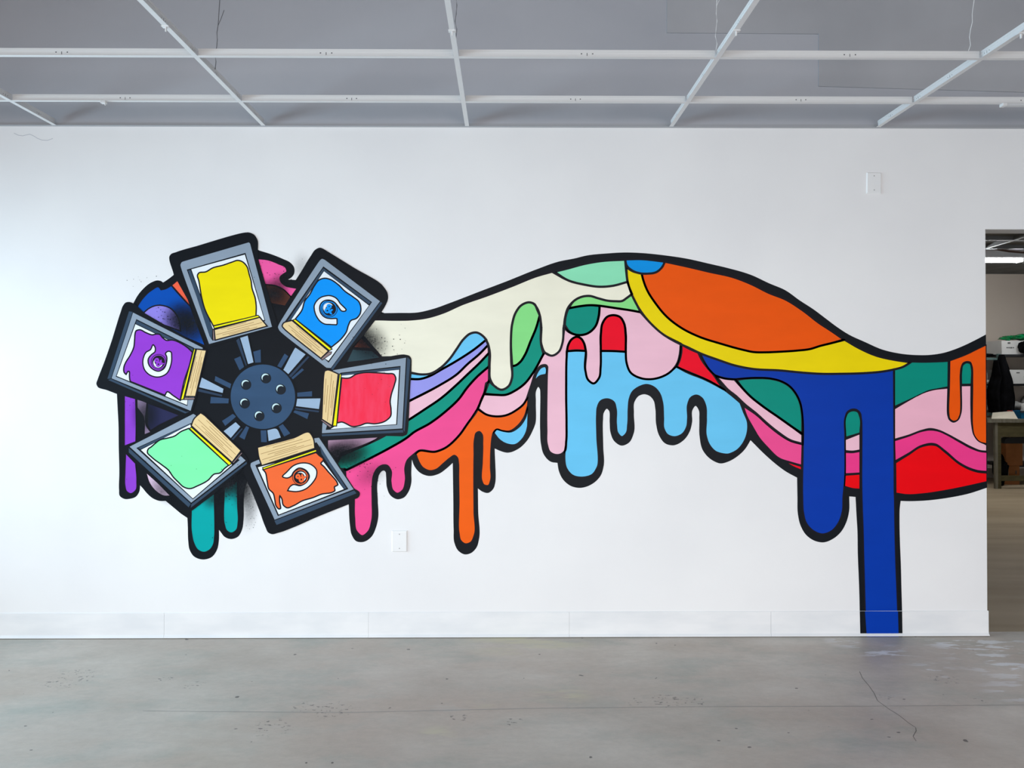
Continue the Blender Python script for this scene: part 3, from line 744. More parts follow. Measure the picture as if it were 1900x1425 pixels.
def math_(op, a, b=None):
    x = N.new('ShaderNodeMath'); x.operation = op
    for i, v in enumerate((a, b)):
        if v is None: continue
        if isinstance(v, (int, float)): x.inputs[i].default_value = v
        else: Lk.new(v, x.inputs[i])
    return x.outputs[0]
def spot(c, r):
    "soft round mask around a place on the floor"
    d = N.new('ShaderNodeVectorMath'); d.operation = 'DISTANCE'; d.inputs[1].default_value = c
    Lk.new(tc.outputs['Object'], d.inputs[0])
    x = N.new('ShaderNodeMapRange'); x.inputs[1].default_value = 0; x.inputs[2].default_value = r; x.inputs[3].default_value = 1; x.inputs[4].default_value = 0
    Lk.new(d.outputs['Value'], x.inputs[0]); return x.outputs[0]
G1, G2 = (0.45, 0.388, 0.335), (0.575, 0.515, 0.455)
c = ramp(noise(0.9, 6, .6, (1, 1.7, 1)), [(0.36, G1), (0.64, G2)])
c = mix(c, (0.47, 0.385, 0.325, 1), ramp(noise(1.1, 5, .6, (0.6, 1.4, 1), (3, 1, 0)), [(0.46, (0, 0, 0)), (0.66, (.9, .9, .9))]))
c = mix(c, (0.36, 0.365, 0.325, 1), ramp(noise(2.3, 6, .65, (0.7, 1.4, 1), (7, 2, 0)), [(0.5, (0, 0, 0)), (0.7, (.75, .75, .75))]))
c = mix(c, (0.6, 0.6, 0.6, 1), ramp(noise(26, 9, .8, (0.7, 1, 1)), [(0.35, (0, 0, 0)), (0.7, (.38, .38, .38))]), 'MULTIPLY')
c = mix(c, (0.46, 0.45, 0.42, 1), ramp(noise(5, 3, .5, (0.35, 1.3, 1), (5, 5, 0)), [(0.68, (0, 0, 0)), (0.76, (.4, .4, .4))]))
# pitted places
pit = ramp(noise(58, 3, .6, (0.6, 1.0, 1)), [(0.585, (0, 0, 0)), (0.64, (1, 1, 1))])
for px, py, r in ((133, 1258, .15), (620, 1316, .11), (565, 1312, .07), (360, 1272, .06), (305, 1260, .05), (850, 1332, .05), (1235, 1300, .09), (1290, 1301, .06), (1750, 1260, .08), (955, 1340, .05), (505, 1350, .1), (1175, 1302, .05), (1645, 1292, .04), (1820, 1300, .035)):
    p = at_z(px, py, 0)
    c = mix(c, (0.06, 0.06, 0.06, 1), math_('MULTIPLY', pit, math_('MINIMUM', math_('MULTIPLY', spot((p.x, p.y, 0), r), 2.6), 0.75)))
# scattered dark specks over the whole slab
c = mix(c, (0.05, 0.045, 0.045, 1), ramp(noise(19, 1, .4, (1, 1.2, 1), (2, 9, 0)), [(0.765, (0, 0, 0)), (0.78, (.8, .8, .8))]))
# spilled white paint near the doorway, old mastic near the wall
wht = ramp(noise(9, 4, .6, (0.5, 1.6, 1), (1, 4, 0)), [(0.53, (0, 0, 0)), (0.57, (1, 1, 1))])
for px, py, r in ((1640, 1211, .2), (1850, 1200, .42), (1870, 1235, .35), (1760, 1192, .2), (1735, 1245, .15), (1890, 1285, .2), (1570, 1190, .14)):
    p = at_z(px, py, 0)
    c = mix(c, (0.66, 0.66, 0.68, 1), math_('MULTIPLY', wht, math_('MULTIPLY', spot((p.x, p.y, 0), r), 1.0)))
mas = ramp(noise(6, 4, .6, (0.4, 1.6, 1), (8, 4, 0)), [(0.45, (0, 0, 0)), (0.55, (1, 1, 1))])
for px, py, r in ((950, 1186, .35), (1020, 1290, .12), (1060, 1289, .12), (895, 1300, .1), (810, 1363, .1), (1030, 1190, .25)):
    p = at_z(px, py, 0)
    c = mix(c, (0.52, 0.47, 0.34, 1), math_('MULTIPLY', mas, spot((p.x, p.y, 0), r)))
Lk.new(c, bs.inputs['Base Color'])
Lk.new(ramp(noise(3, 4), [(0.3, (.38, .38, .38)), (0.7, (.55, .55, .55))]), bs.inputs['Roughness'])
bp = N.new('ShaderNodeBump'); bp.inputs['Strength'].default_value = 0.12; bp.inputs['Distance'].default_value = 0.004
Lk.new(noise(30, 6, .7), bp.inputs['Height']); Lk.new(bp.outputs['Normal'], bs.inputs['Normal'])
YT = at_z(1870, 1172, 0).y
m = MB(); m.box(XL - .3, XR + .3, YF - .3, YT, -0.2, 0)
struct(m.build('floor', fl, origin=(0, 0, 0)))

# saw cut and hairline cracks in the slab
crack = new_mat('crack_dark', (0.12, 0.115, 0.11, 1), 0.9, 0.1)
seam = new_mat('seam_grey', (0.36, 0.34, 0.32, 1), 0.8, 0.1)
def floor_line(pts, w, name, mat=None):
    me_v, me_f = [], []
    P = [at_z(x, y, 0.0004) for x, y in pts]
    for i, p in enumerate(P):
        d = (P[min(i + 1, len(P) - 1)] - P[max(0, i - 1)]).normalized()
        n = Vector((-d.y, d.x, 0)) * w / 2
        me_v += [tuple(p + n), tuple(p - n)]
    for i in range(len(P) - 1): me_f.append((2 * i, 2 * i + 1, 2 * i + 3, 2 * i + 2))
    me = bpy.data.meshes.new(name); me.from_pydata(me_v, [], me_f); me.materials.append(mat or crack)
    return struct(link_mesh(name, me))
floor_line([(1595, 1246), (1600, 1258), (1612, 1272), (1622, 1286), (1628, 1300), (1650, 1316), (1668, 1327), (1684, 1340), (1699, 1350), (1700, 1356), (1694, 1366), (1700, 1375)], 0.0022, 'floor_crack')
floor_line([(265, 1319), (640, 1322), (1000, 1314), (1300, 1311), (1640, 1310), (1900, 1308)], 0.004, 'floor_seam', seam)
# crack in the wall's skim coat, top left
cr = Flat(); cm = new_mat('skim_crack', (0.5, 0.51, 0.56, 1), 0.7, 0.2)
cr.stroke([(26, 247, True), (34, 251, False), (42, 252, False), (55, 249, False), (62, 252, False), (70, 257, False), (78, 260, False), (88, 260.5, False), (98, 257, True)], 1.0, cm, 1, False)
o = cr.build('wall_crack', None); struct(o)

# ------------------------------------------------------------------ suspended ceiling grid
def tee_profile(fw=0.012, hh=0.038):
    return [(-fw, 0), (fw, 0), (fw, .0012), (.0012, .0012), (.0012, hh - .012), (.0034, hh - .012), (.0034, hh), (-.0034, hh), (-.0034, hh - .012), (-.0012, hh - .012), (-.0012, .0012), (-fw, .0012)]
XT = [at(105, 232).x, at(491, 234).x, at(867, 236).x, at(1244, 236).x, at(1626, 237).x]
YR = [at_z(950, 190, ZG).y, at_z(950, 107, ZG).y]
slotm = new_mat('slot_dark', (0.10, 0.10, 0.11, 1), 0.7, 0.1)
names5 = ['leftmost white ceiling rail, running out of the left edge of the photo', 'white ceiling rail running from the wall above the yellow screen to the top left',
          'white ceiling rail in the middle, almost straight overhead', 'white ceiling rail leaning right above the crest of the paint wave', 'rightmost white ceiling rail, above the blank plate high on the wall']
clips = [None, (303, 49), (840, 57), (1371, 57), (1897, 62)]
for i, x in enumerate(XT):
    root = empty('ceiling_rail', (x, -2.0, ZG), names5[i], 'ceiling rail', 'main rails of the bare ceiling grid')
    m = MB(); m.prism([(x + u, ZG + v) for u, v in tee_profile()], 'y', -0.0245, -5.2)
    m.build('rail', teem, root)
    for k in range(9):
        y = -0.18 - 0.305 * k
        h = MB(); s_ = 0.0013
        h.box(x - s_, x + s_, y - .0015, y + .0015, ZG + .012, ZG + .024)
        h.box(x - s_, x + s_, y - .020, y - .016, ZG + .017, ZG + .021); h.box(x - s_, x + s_, y + .016, y + .020, ZG + .017, ZG + .021)
        h.build('slot', slotm, root)
    if clips[i]:
        p = at_z(clips[i][0], clips[i][1], ZG)
        h = MB(); h.box(x - .016, x + .016, p.y - .012, p.y + .012, ZG - .004, ZG + .001, .001); h.box(x - .003, x + .003, p.y - .004, p.y + .004, ZG - .022, ZG - .003, .001)
        h.build('clip', teem, root)
edges = [XT[0] - 1.219] + XT + [XT[-1] + 1.219]
where = ['at the left photo edge', 'between the two left rails', 'left of the middle rail', 'right of the middle rail', 'left of the rightmost rail', 'right of the rightmost rail']
for r, y in enumerate(YR):
    for i in range(6):
        a, b = edges[i], edges[i + 1]
        root = empty('cross_tee', ((a + b) / 2, y, ZG), 'white cross tee ' + where[i] + (', in the row nearest the wall' if r == 0 else ', in the upper row'), 'ceiling cross tee', 'cross tees of the bare ceiling grid')
        m = MB(); m.prism([(y + u, ZG + .0002 + v) for u, v in tee_profile(0.0118, 0.036)], 'x', a + .0124, b - .0124)
        m.build('rail', teem, root)
        for t in (0.5,):
            x = a + (b - a) * t
            h = MB()
            h.box(x - .0015, x + .0015, y - .0014, y + .0014, ZG + .009, ZG + .022)
            for dx in (-.026, .026): h.box(x + dx - .003, x + dx + .003, y - .0014, y + .0014, ZG + .016, ZG + .021)
            h.build('slot', slotm, root)
        if r == 0 and i == 1:
            p = at_z(191, 187, ZG)
            h = MB(); h.box(p.x - .014, p.x + .014, y - .012, y + .012, ZG - .012, ZG + .0005, .001); h.box(p.x + .006, p.x + .01, y - .004, y + .004, ZG - .022, ZG - .01)
            h.build('clip', teem, root)

# hanger wires
wirem = new_mat('wire_dark', (0.12, 0.12, 0.13, 1), 0.5, 0.3, 0.6)
wirel = new_mat('wire_galvanised', (0.78, 0.79, 0.8, 1), 0.45, 0.4, 0.0)
def wire(x, y, ztop_dx, mat, label, twist=True, hook=True):
    z0 = ZG + .03
    n = 40
    pts = []
    for k in range(n + 1):
        t = k / n
        z = z0 + (ZC - z0) * t
        tw = 0.006 * max(0, 1 - t * 5) if twist else 0
        pts.append((x + ztop_dx * t + tw * math.sin(k * 2.1), y + tw * math.cos(k * 2.1), z))
    m = MB(); m.tube(pts, 0.0016, 6)
    if hook: m.tube([pts[6], (pts[6][0] + .014, y, pts[6][2] + .03), (pts[6][0] + .03, y, pts[6][2] + .075)], 0.0014, 6)
    tag(m.build('hanger_wire', mat, origin=(x, y, z0)), label, 'wire', 'hanger wires of the ceiling grid')
p = at_z(398, 128, ZG + .03); wire(XT[1] + .005, p.y, 0.10, wirem, 'dark bent hanger wire by the rail above the yellow screen')
p = at_z(846, 70, ZG + .03); wire(XT[2] + .006, p.y, 0.03, wirem, 'hanger wire beside the middle ceiling rail')
p = at_z(1331, 92, ZG + .03); wire(p.x, YR[1], 0.03, wirel, 'pale twisted hanger wire by the rail above the wave crest')
p = at_z(1801, 95, ZG + .03); wire(p.x, YR[1], 0.16, wirel, 'pale slanting hanger wire beside the rightmost rail', True, False)

# white strip fixture under the grid, top right
p0, p1 = at(1858, 191, YR[0]), at(1858, 198, YR[0])
t = empty('hanging_light_channel', (p0.x + .6, YR[0], p1.z), 'thin white light channel hung under the grid at the upper right edge', 'light channel')
m = MB(); m.box(p0.x + .008, p0.x + 1.2, YR[0] - .014, YR[0] + .014, p1.z + .002, ZG - .0005, .001); m.build('channel', new_mat('channel_grey', (0.62, 0.63, 0.65, 1), 0.4, 0.4), t)
m = MB(); m.box(p0.x - .001, p0.x + .022, YR[0] - .017, YR[0] + .017, p1.z, ZG + .0, .0015); m.build('end_cap', teem, t)

# ------------------------------------------------------------------ blank wall plates
platem = new_mat('plate_white', (0.84, 0.84, 0.845, 1), 0.3, 0.45)
screwm = new_mat('plate_screw', (0.35, 0.35, 0.36, 1), 0.5, 0.4)
def plate(x0, y0, x1, y1, tilt, label):
    a, b = at(x0, y1), at(x1, y0)
    cx, cz, w, h = (a.x + b.x) / 2, (a.z + b.z) / 2, b.x - a.x, b.z - a.z
    t = empty('blank_wall_plate', (cx, 0, cz), label, 'wall plate', 'blank wall plates')
    bm = bmesh.new()
    rings = []
    for (ins, d) in ((0, 0.0), (0, 0.003), (0.0035, 0.0068), (0.006, 0.0072)):
        rings.append([bm.verts.new((cx + sx * (w / 2 - ins), -d, cz + sz * (h / 2 - ins))) for sx, sz in ((-1, -1), (1, -1), (1, 1), (-1, 1))])
    for u, v in zip(rings, rings[1:]):
        for k in range(4): bm.faces.new((u[k], u[(k + 1) % 4], v[(k + 1) % 4], v[k]))
    bm.faces.new(rings[-1]); bm.faces.new(list(reversed(rings[0])))
    if tilt: bmesh.ops.rotate(bm, cent=(cx, 0, cz), matrix=Matrix.Rotation(tilt, 3, 'Y'), verts=bm.verts[:])
    m = MB(); m.bm.free(); m.bm = bm
    m.build('cover', platem, t)
    for s in (-1, 1):
        m = MB(); m.tube([(cx, -.0065, cz + s * h * .335), (cx, -.0083, cz + s * h * .335)], 0.0034, 14)
        m.build('screw', screwm, t)
plate(1607.6, 320.5, 1634.4, 359.5, 0.014, 'white blank wall plate high on the wall, upper right')
plate(727.2, 984.3, 755.6, 1023.6, 0.0, 'white blank wall plate low on the wall, below the pink and orange drips')
# ------------------------------------------------------------------ store room seen through the doorway
YB = 7.05
bw = noisy('store_wall_paint', (0.52, 0.445, 0.375, 1), (0.57, 0.49, 0.42, 1), 0.8, 3, 0.8, 0.1)
bf = noisy('store_floor_concrete_warm_lit', (0.37, 0.28, 0.175, 1), (0.50, 0.40, 0.27, 1), 1.6, 6, 0.6, 0.25, 0.0, (0.4, 2.2, 1), 0.3, 0.7)  # same slab as the main floor; its brown light is put into the colour
struct(MB().box(2.0, 11.0, YB, YB + .15, 0, 3.4).build('wall_store_back', bw, origin=(0, 0, 0)))
struct(MB().box(1.85, 2.0, TH, YB, 0, 3.4).build('wall_store_left', bw, origin=(0, 0, 0)))
struct(MB().box(11.0, 11.15, TH, YB, 0, 3.4).build('wall_store_right', bw, origin=(0, 0, 0)))
struct(MB().box(1.85, 11.15, YT, YB + .15, -0.2, 0.0).build('floor_store', bf, origin=(0, 0, 0)))
ZS = at(1860, 508.5, YB).z
m = MB(); m.box(1.85, 11.15, TH, YB + .15, ZS, ZS + .2)
struct(m.build('ceiling_store', noisy('store_ceiling', (0.17, 0.175, 0.18, 1), (0.23, 0.235, 0.24, 1), 3, 4, 0.9, 0.05), origin=(0, 0, 0)))
bt = new_mat('store_tee_grey', (0.24, 0.25, 0.26, 1), 0.5, 0.3)
def store_tee(a, b, name, label):
    d = (Vector(b) - Vector(a)).normalized(); n = Vector((-d.y, d.x, 0)) * .02
    m = MB()
    vs = [m.bm.verts.new((p[0] + s * n.x, p[1] + s * n.y, z)) for z in (ZS - .045, ZS - .0005) for p, s in ((a, 1), (b, 1), (b, -1), (a, -1))]
    for q in ((0, 1, 2, 3), (7, 6, 5, 4), (0, 4, 5, 1), (1, 5, 6, 2), (2, 6, 7, 3), (3, 7, 4, 0)): m.bm.faces.new([vs[i] for i in q])
    return tag(m.build(name, bt), label, 'ceiling beam', 'beams on the store room ceiling')
def zs(px, py): p = at_z(px, py, ZS - .045); return (p.x, p.y, 0)
q = zs(1860, 446); store_tee((2.6, q[1], 0), (9.5, q[1], 0), 'ceiling_batten', 'grey batten across the store room ceiling just behind the lintel')
q = zs(1860, 462); store_tee((2.6, q[1], 0), (9.5, q[1], 0), 'ceiling_batten', 'grey batten across the store room ceiling above the lit tube')
store_tee(zs(1832, 461), zs(1912, 437), 'ceiling_batten', 'slanting grey batten under the store room ceiling')
q0 = at(1838, 463, 4.4); q1 = at(1905, 469, 4.4)
m = MB(); m.tube([(q0.x - .6, 4.4, ZS - .02), (q0.x, 4.4, ZS - .03), ((q0.x + q1.x) / 2, 4.4, q0.z - .02), (q1.x, 4.4, q1.z), (q1.x + .6, 4.4, q1.z - .01)], 0.012, 8)
tag(m.build('ceiling_cable', new_mat('cable_brown', (0.10, 0.055, 0.04, 1), 0.6, 0.2), smooth=True), 'brown cable sagging under the store room ceiling', 'cable')

# strip lamps
YLP = 4.75
a, b = at(1896, 478, YLP), at(1896, 487.5, YLP)
tubem = emit('lamp_tube_glow', (0.93, 0.97, 1.0, 1), 60.0)
def strip_lamp(x0, x1, y, label):
    t = empty('ceiling_strip_lamp', ((x0 + x1) / 2, y, b.z), label, 'strip lamp', 'lit strip lamps in the store room')
    m = MB(); m.box(x0, x1, y - .05, y + .05, a.z + .005, ZS - .0006, .004); m.build('lamp_housing', teem, t)
    m = MB(); m.box(x0, x1, y - .085, y + .085, a.z - .014, a.z + .005, .003); m.build('reflector', teem, t)
    m = MB()
    for s in (-.045, .045): m.tube([(x0 + .03, y + s, a.z - .034), (x1 - .03, y + s, a.z - .034)], 0.019, 12)
    m.build('lamp_tube', tubem, t, True)
    for xx in (x0 + .015, x1 - .015):
        m = MB(); m.box(xx - .015, xx + .015, y - .07, y + .07, a.z - .058, a.z - .013, .003); m.build('lamp_end', teem, t)
strip_lamp(a.x - 1.25, a.x, YLP, 'lit white strip lamp just behind the doorway lintel')
strip_lamp(a.x + .05, a.x + 1.3, YLP, 'second lit strip lamp, at the right edge of the photo')

# shelving rack against the back wall
YS0, YS1 = 6.45, 6.95
black = new_mat('rack_black', (0.02, 0.02, 0.022, 1), 0.5, 0.3)
greenp = new_mat('rack_green', (0.10, 0.16, 0.15, 1), 0.5, 0.3)
cartw = noisy('carton_white', (0.60, 0.59, 0.57, 1), (0.66, 0.65, 0.62, 1), 4, 2, 0.7, 0.15)
printm = new_mat('carton_print', (0.08, 0.08, 0.08, 1), 0.7, 0.1)
cloth_b = noisy('black_cloth', (0.003, 0.003, 0.003, 1), (0.006, 0.006, 0.007, 1), 8, 4, 1.0, 0.0)
cloth_w = noisy('white_cloth', (0.36, 0.35, 0.33, 1), (0.5, 0.49, 0.46, 1), 8, 4, 0.9, 0.1)
p_post = at(1852, 700, YS0)
zt = at(1870, 659, YS0).z; zm = at(1870, 713.5, YS0).z; zl = at(1838, 716, YS0).z; zlow = at(1870, 763, YS0).z
rack = empty('storage_rack', (p_post.x + .6, 6.7, 0), 'tall black shelf rack with white cartons against the store room wall', 'shelf rack')
for x in (p_post.x + .02, p_post.x + 1.5):
    for y in (YS0 + .02, YS1 - .02):
        MB().box(x - .02, x + .02, y - .02, y + .02, 0, zt + (.02 if y < 6.7 else .02)).build('post', greenp if x < p_post.x + .1 and y < 6.7 else black, rack)
for z in (zt, zm, zlow, .25):
    MB().box(p_post.x + .045, p_post.x + 1.475, YS0 - .01, YS1, z - .02, z + .012).build('shelf', black, rack)
lr = empty('low_rack', (p_post.x - .45, 6.7, 0), 'lower dark green shelf rack beside the doorway edge', 'shelf rack')
zlt = at(1840, 664, YS0).z
for x in (p_post.x - .9, p_post.x - .028):
    for y in (YS0 + .02, YS1 - .02): MB().box(x - .015, x + .015, y - .02, y + .02, 0, zlt).build('post', greenp, lr)
for z in (zlt, zl, at(1840, 767, YS0).z): MB().box(p_post.x - .88, p_post.x - .045, YS0, YS1, z - .03, z + .003).build('shelf', greenp, lr)

def carton(x0, x1, y0, y1, z0, z1, name, label, flare=0.0, mats=cartw, prints=(), group=None, lid=False):
    t = empty(name, ((x0 + x1) / 2, (y0 + y1) / 2, z0), label, 'carton' if 'carton' in name else 'box', group)
    m = MB()
    f = flare
    vs = [m.bm.verts.new(v) for v in ((x0, y0, z0), (x1, y0, z0), (x1, y1, z0), (x0, y1, z0), (x0 - f, y0 - f, z1), (x1 + f, y0 - f, z1), (x1 + f, y1 + f, z1), (x0 - f, y1 + f, z1))]
    for q in ((3, 2, 1, 0), (0, 1, 5, 4), (1, 2, 6, 5), (2, 3, 7, 6), (3, 0, 4, 7), (4, 5, 6, 7)): m.bm.faces.new([vs[i] for i in q])
    m.build('carton_body', mats, t)
    for (u0, u1, v0, v1, nm) in prints:
        ux = x0 + (x1 - x0) * u0; uy = x0 + (x1 - x0) * u1
        fl_ = f * (v0 + v1) / 2 + .001
        MB().box(ux, uy, y0 - fl_ - .003, y0 - fl_, z0 + (z1 - z0) * v0, z0 + (z1 - z0) * v1).build(nm, printm, t)
    if lid:
        MB().box(x0 - .008, x1 + .008, y0 - .008, y1 + .008, z1, z1 + .012).build('lid', mats, t)
    return t
p0, p1 = at(1860.5, 656.5, YS0), at(1900, 632, YS0)
ztop = zt + .0125
carton(p0.x, p0.x + .48, YS0 + .02, YS1 - .02, ztop, p1.z, 'white_carton', 'white carton on top of the rack under green plastic', 0.012, cartw,
       [(.16, .24, .78, .88, 'handle_hole'), (.13, .17, .45, .52, 'print'), (.19, .22, .44, .53, 'print'), (.24, .29, .43, .53, 'print'), (.31, .35, .45, .52, 'print')], 'white cartons on the rack')
p0, p1 = at(1869.5, 711, YS0), at(1865, 686, YS0)
carton(p0.x, p0.x + .5, YS0 - .04, YS1 - .03, zm + .0125, p1.z, 'white_carton', 'white carton on the middle shelf of the rack', 0.02, cartw,
       [(.18, .27, .75, .82, 'print'), (.43, .52, .78, .9, 'handle_hole'), (.40, .49, .45, .55, 'print'), (.46, .50, .2, .32, 'print')], 'white cartons on the rack')
gp = noisy('green_plastic', (0.0, 0.12, 0.03, 1), (0.0, 0.34, 0.10, 1), 14, 4, 0.25, 0.5)
m = MB(); q = at(1866, 630, YS0 + .2); m.blob((q.x + .03, YS0 + .2, q.z + .02), .065, .14, .03, .3, 4, 2); m.blob((q.x + .2, YS0 + .22, q.z + .034), .14, .16, .034, .35, 4, 5); m.blob((q.x + .38, YS0 + .2, q.z + .02), .12, .15, .032, .3, 4, 8)
tag(m.build('plastic_sheet', gp, smooth=True), 'crumpled green plastic lying on the top white carton', 'plastic sheet')
m = MB(); q = at(1898, 644, YS0 - .09); m.blob((q.x + .05, YS0 - .05, q.z), .075, .045, .09, .25, 3, 3)
tag(m.build('hanging_cloth', cloth_b, smooth=True), 'black cloth hanging on the front of the top carton', 'cloth')

# dark coats hanging from the rack
def garment(px0, px1, py0, py1, Y, label, seed, prof):
    bm = bmesh.new(); rnd = random.Random(seed)
    n, seg = 26, 28; rings = []
    for i in range(n + 1):
        t = i / n
        l = prof[0][0]; r = prof[0][1]
        for (ta, la, ra), (tb, lb, rb) in zip(prof, prof[1:]):
            if ta <= t <= tb:
                k = (t - ta) / (tb - ta); k = k * k * (3 - 2 * k)
                l, r = la + (lb - la) * k, ra + (rb - ra) * k
        A, B = at(l, py0 + (py1 - py0) * t, Y), at(r, py0 + (py1 - py0) * t, Y)
        cx, hw = (A.x + B.x) / 2, (B.x - A.x) / 2
        ring = []
        for k in range(seg):
            a = 2 * math.pi * k / seg
            w = 1 + (0.10 * math.sin(5 * a + seed) + 0.06 * math.sin(9 * a + seed * 2)) * min(1, t * 2)
            ring.append(bm.verts.new((cx + hw * math.cos(a) * (1 if abs(math.cos(a)) > .9 else w), Y + (0.05 + .07 * min(1, t * 3)) * math.sin(a) * w, A.z)))
        rings.append(ring)
    for u, v in zip(rings, rings[1:]):
        for k in range(seg): bm.faces.new((u[k], u[(k + 1) % seg], v[(k + 1) % seg], v[k]))
    bm.faces.new(rings[0]); bm.faces.new(rings[-1])
    m = MB(); m.bm.free(); m.bm = bm
    return tag(m.build('hanging_coat', cloth_b, smooth=True), label, 'coat', 'black coats on the rack')
garment(1850, 1882, 658, 768, YS0 - .14, 'long black coat hanging from the rack post', 1, [(0, 1855, 1861), (.05, 1853.5, 1864), (.25, 1853, 1869), (.5, 1853, 1876), (.75, 1853, 1880), (.95, 1853, 1878), (1, 1855, 1874)])
garment(1836, 1856, 668, 766, YS0 - .17, 'shorter black coat on the left of the long one', 4, [(0, 1847, 1850), (.06, 1846, 1850), (.12, 1846.5, 1850), (.3, 1847, 1850), (.5, 1840, 1850), (.62, 1836, 1850), (.8, 1839, 1850), (1, 1842, 1850)])
q = at(1840, 661, YS0 + .1)
m = MB(); m.blob((q.x - .16, YS0 + .2, zlt + .05), .08, .12, .032, .3, 3, 2); m.blob((q.x - .03, YS0 + .2, zlt + .042), .075, .12, .024, .3, 3, 4)
tag(m.build('folded_cloth', cloth_b, smooth=True), 'black cloth heap on top of the low rack', 'cloth')
q = at(1832, 702, YS0 + .1)
m = MB(); m.blob((q.x - .04, YS0 + .2, zl + .14), .07, .1, .105, .25, 3, 7); m.blob((q.x - .0, YS0 + .2, zl + .055), .07, .1, .04, .25, 3, 9)
tag(m.build('cloth_pile', cloth_w, smooth=True), 'pale crumpled cloth on the low rack shelf', 'cloth')
q = at(1835, 762, YS0 + .1); zz = at(1840, 767, YS0).z + .004
m = MB(); m.blob((q.x, YS0 + .2, zz + .058), .09, .1, .043, .25, 3, 17)
tag(m.build('cloth_pile', cloth_w, smooth=True), 'pale cloth on the bottom shelf of the low rack', 'cloth')
for (px, py, rx, rz, sd, lb) in ((1888, 751, .085, .055, 11, 'grey sack lying on the rack behind the table'), (1915, 752, .085, .09, 13, 'white sack at the right edge on the rack')):
    q = at(px, py, YS0 + .15)
    tag(MB().blob((q.x, YS0 + .22, zlow + .014 + rz * 1.2), rx, .15, rz, .12, 3, sd).build('sack', cloth_w, smooth=True), lb, 'sack', 'sacks on the rack')

# work table
YT0, YT1 = 5.9, 6.3
q0 = at(1832, 780, YT0); ztab = at(1860, 777.5, YT0).z; zun = at(1860, 784.5, YT0).z
xl = at(1848.5, 850, YT0).x; xr = q0.x + 1.6
tw = noisy('table_grey_wood', (0.115, 0.105, 0.075, 1), (0.16, 0.145, 0.11, 1), 6, 4, 0.6, 0.2, 0.0, (6, 1, 1))
tb = noisy('table_brown_wood', (0.055, 0.046, 0.02, 1), (0.08, 0.066, 0.03, 1), 6, 4, 0.7, 0.15, 0.0, (1, 1, 5))
table = empty('work_table', ((q0.x + xr) / 2, 6.1, 0), 'grey work table with a carton on it behind the doorway', 'table')
MB().box(q0.x, xr, YT0, YT1, zun, ztab, .004).build('table_top', tw, table)
for x in (xl, xr - .06):
    for y in (YT0 + .02, YT1 - .06): MB().box(x, x + .036, y, y + .04, 0, zun - .0005).build('leg', tw, table)
za, zb = at(1870, 786, YT0).z, at(1870, 811, YT0).z
MB().box(xl + .037, xr - .061, YT0 + .03, YT0 + .05, zb, zun - .0005).build('apron', tb, table)
MB().box(xl + .037, xl + .085, YT0 + .03, YT0 + .07, 0, zb).build('brace', tb, table)
MB().box(xl + .086, xr - .061, YT0 + .03, YT0 + .05, at(1870, 893, YT0).z, at(1870, 883, YT0).z).build('stretcher', tb, table)
# on the table
p0, p1 = at(1867, 776, YT0 + .06), at(1887, 764, YT0 + .06)
cream_c = noisy('carton_cream', (0.62, 0.56, 0.44, 1), (0.68, 0.61, 0.49, 1), 4, 2, 0.7, 0.15)
t = empty('flat_carton', (p0.x, YT0 + .2, ztab), 'cream flat carton with a sloping lid on the work table', 'carton')
m = MB()
xa, xb, xc = at(1838, 777, YT0 + .05).x, at(1866, 777, YT0 + .05).x, at(1887, 777, YT0 + .05).x
h = p1.z - ztab
vs = [m.bm.verts.new(v) for v in ((xa, YT0 + .03, ztab + .0005), (xc, YT0 + .03, ztab + .0005), (xc, YT0 + .20, ztab + .0005), (xa + .12, YT0 + .20, ztab + .0005),
                                  (xa, YT0 + .03, ztab + .008), (xb, YT0 + .03, ztab + .008), (xc, YT0 + .12, ztab + h), (xc, YT0 + .20, ztab + h), (xa + .12, YT0 + .20, ztab + h * .8))]
for q in ((3, 2, 1, 0), (0, 1, 5, 4), (1, 6, 5), (1, 2, 7, 6), (2, 3, 8, 7), (3, 0, 4, 8), (4, 5, 6, 8), (6, 7, 8)): m.bm.faces.new([vs[i] for i in q])
m.build('carton_body', cream_c, t)
q = at(1870, 762.5, YT0 + .3)
tag(MB().box(q.x - .045, q.x + .025, YT0 + .215, YT0 + .25, ztab + .0005, q.z + .012, .003).build('small_box', new_mat('box_red', (0.25, 0.03, 0.02, 1), 0.6, 0.2)), 'small red box behind the cream carton on the table', 'box')
p0 = at(1893.5, 778, YT0 + .05); p1 = at(1891, 762.5, YT0 + .05)
t = empty('blue_bin', (p0.x + .15, YT0 + .2, ztab), 'blue plastic bin with white cloth on the work table', 'bin')
m = MB()
blu = new_mat('bin_blue', (0.0, 0.10, 0.22, 1), 0.4, 0.3)
x0, x1, y0, y1, z0, z1 = p0.x, p0.x + .34, YT0 + .04, YT0 + .25, ztab + .0005, p1.z
o8 = [m.bm.verts.new(v) for v in ((x0 + .015, y0 + .015, z0), (x1 - .015, y0 + .015, z0), (x1 - .015, y1 - .015, z0), (x0 + .015, y1 - .015, z0), (x0, y0, z1), (x1, y0, z1), (x1, y1, z1), (x0, y1, z1),
                                  (x0 + .008, y0 + .008, z1), (x1 - .008, y0 + .008, z1), (x1 - .008, y1 - .008, z1), (x0 + .008, y1 - .008, z1), (x0 + .02, y0 + .02, z0 + .01), (x1 - .02, y0 + .02, z0 + .01), (x1 - .02, y1 - .02, z0 + .01), (x0 + .02, y1 - .02, z0 + .01))]
for q in ((3, 2, 1, 0), (12, 13, 14, 15)): m.bm.faces.new([o8[i] for i in q])
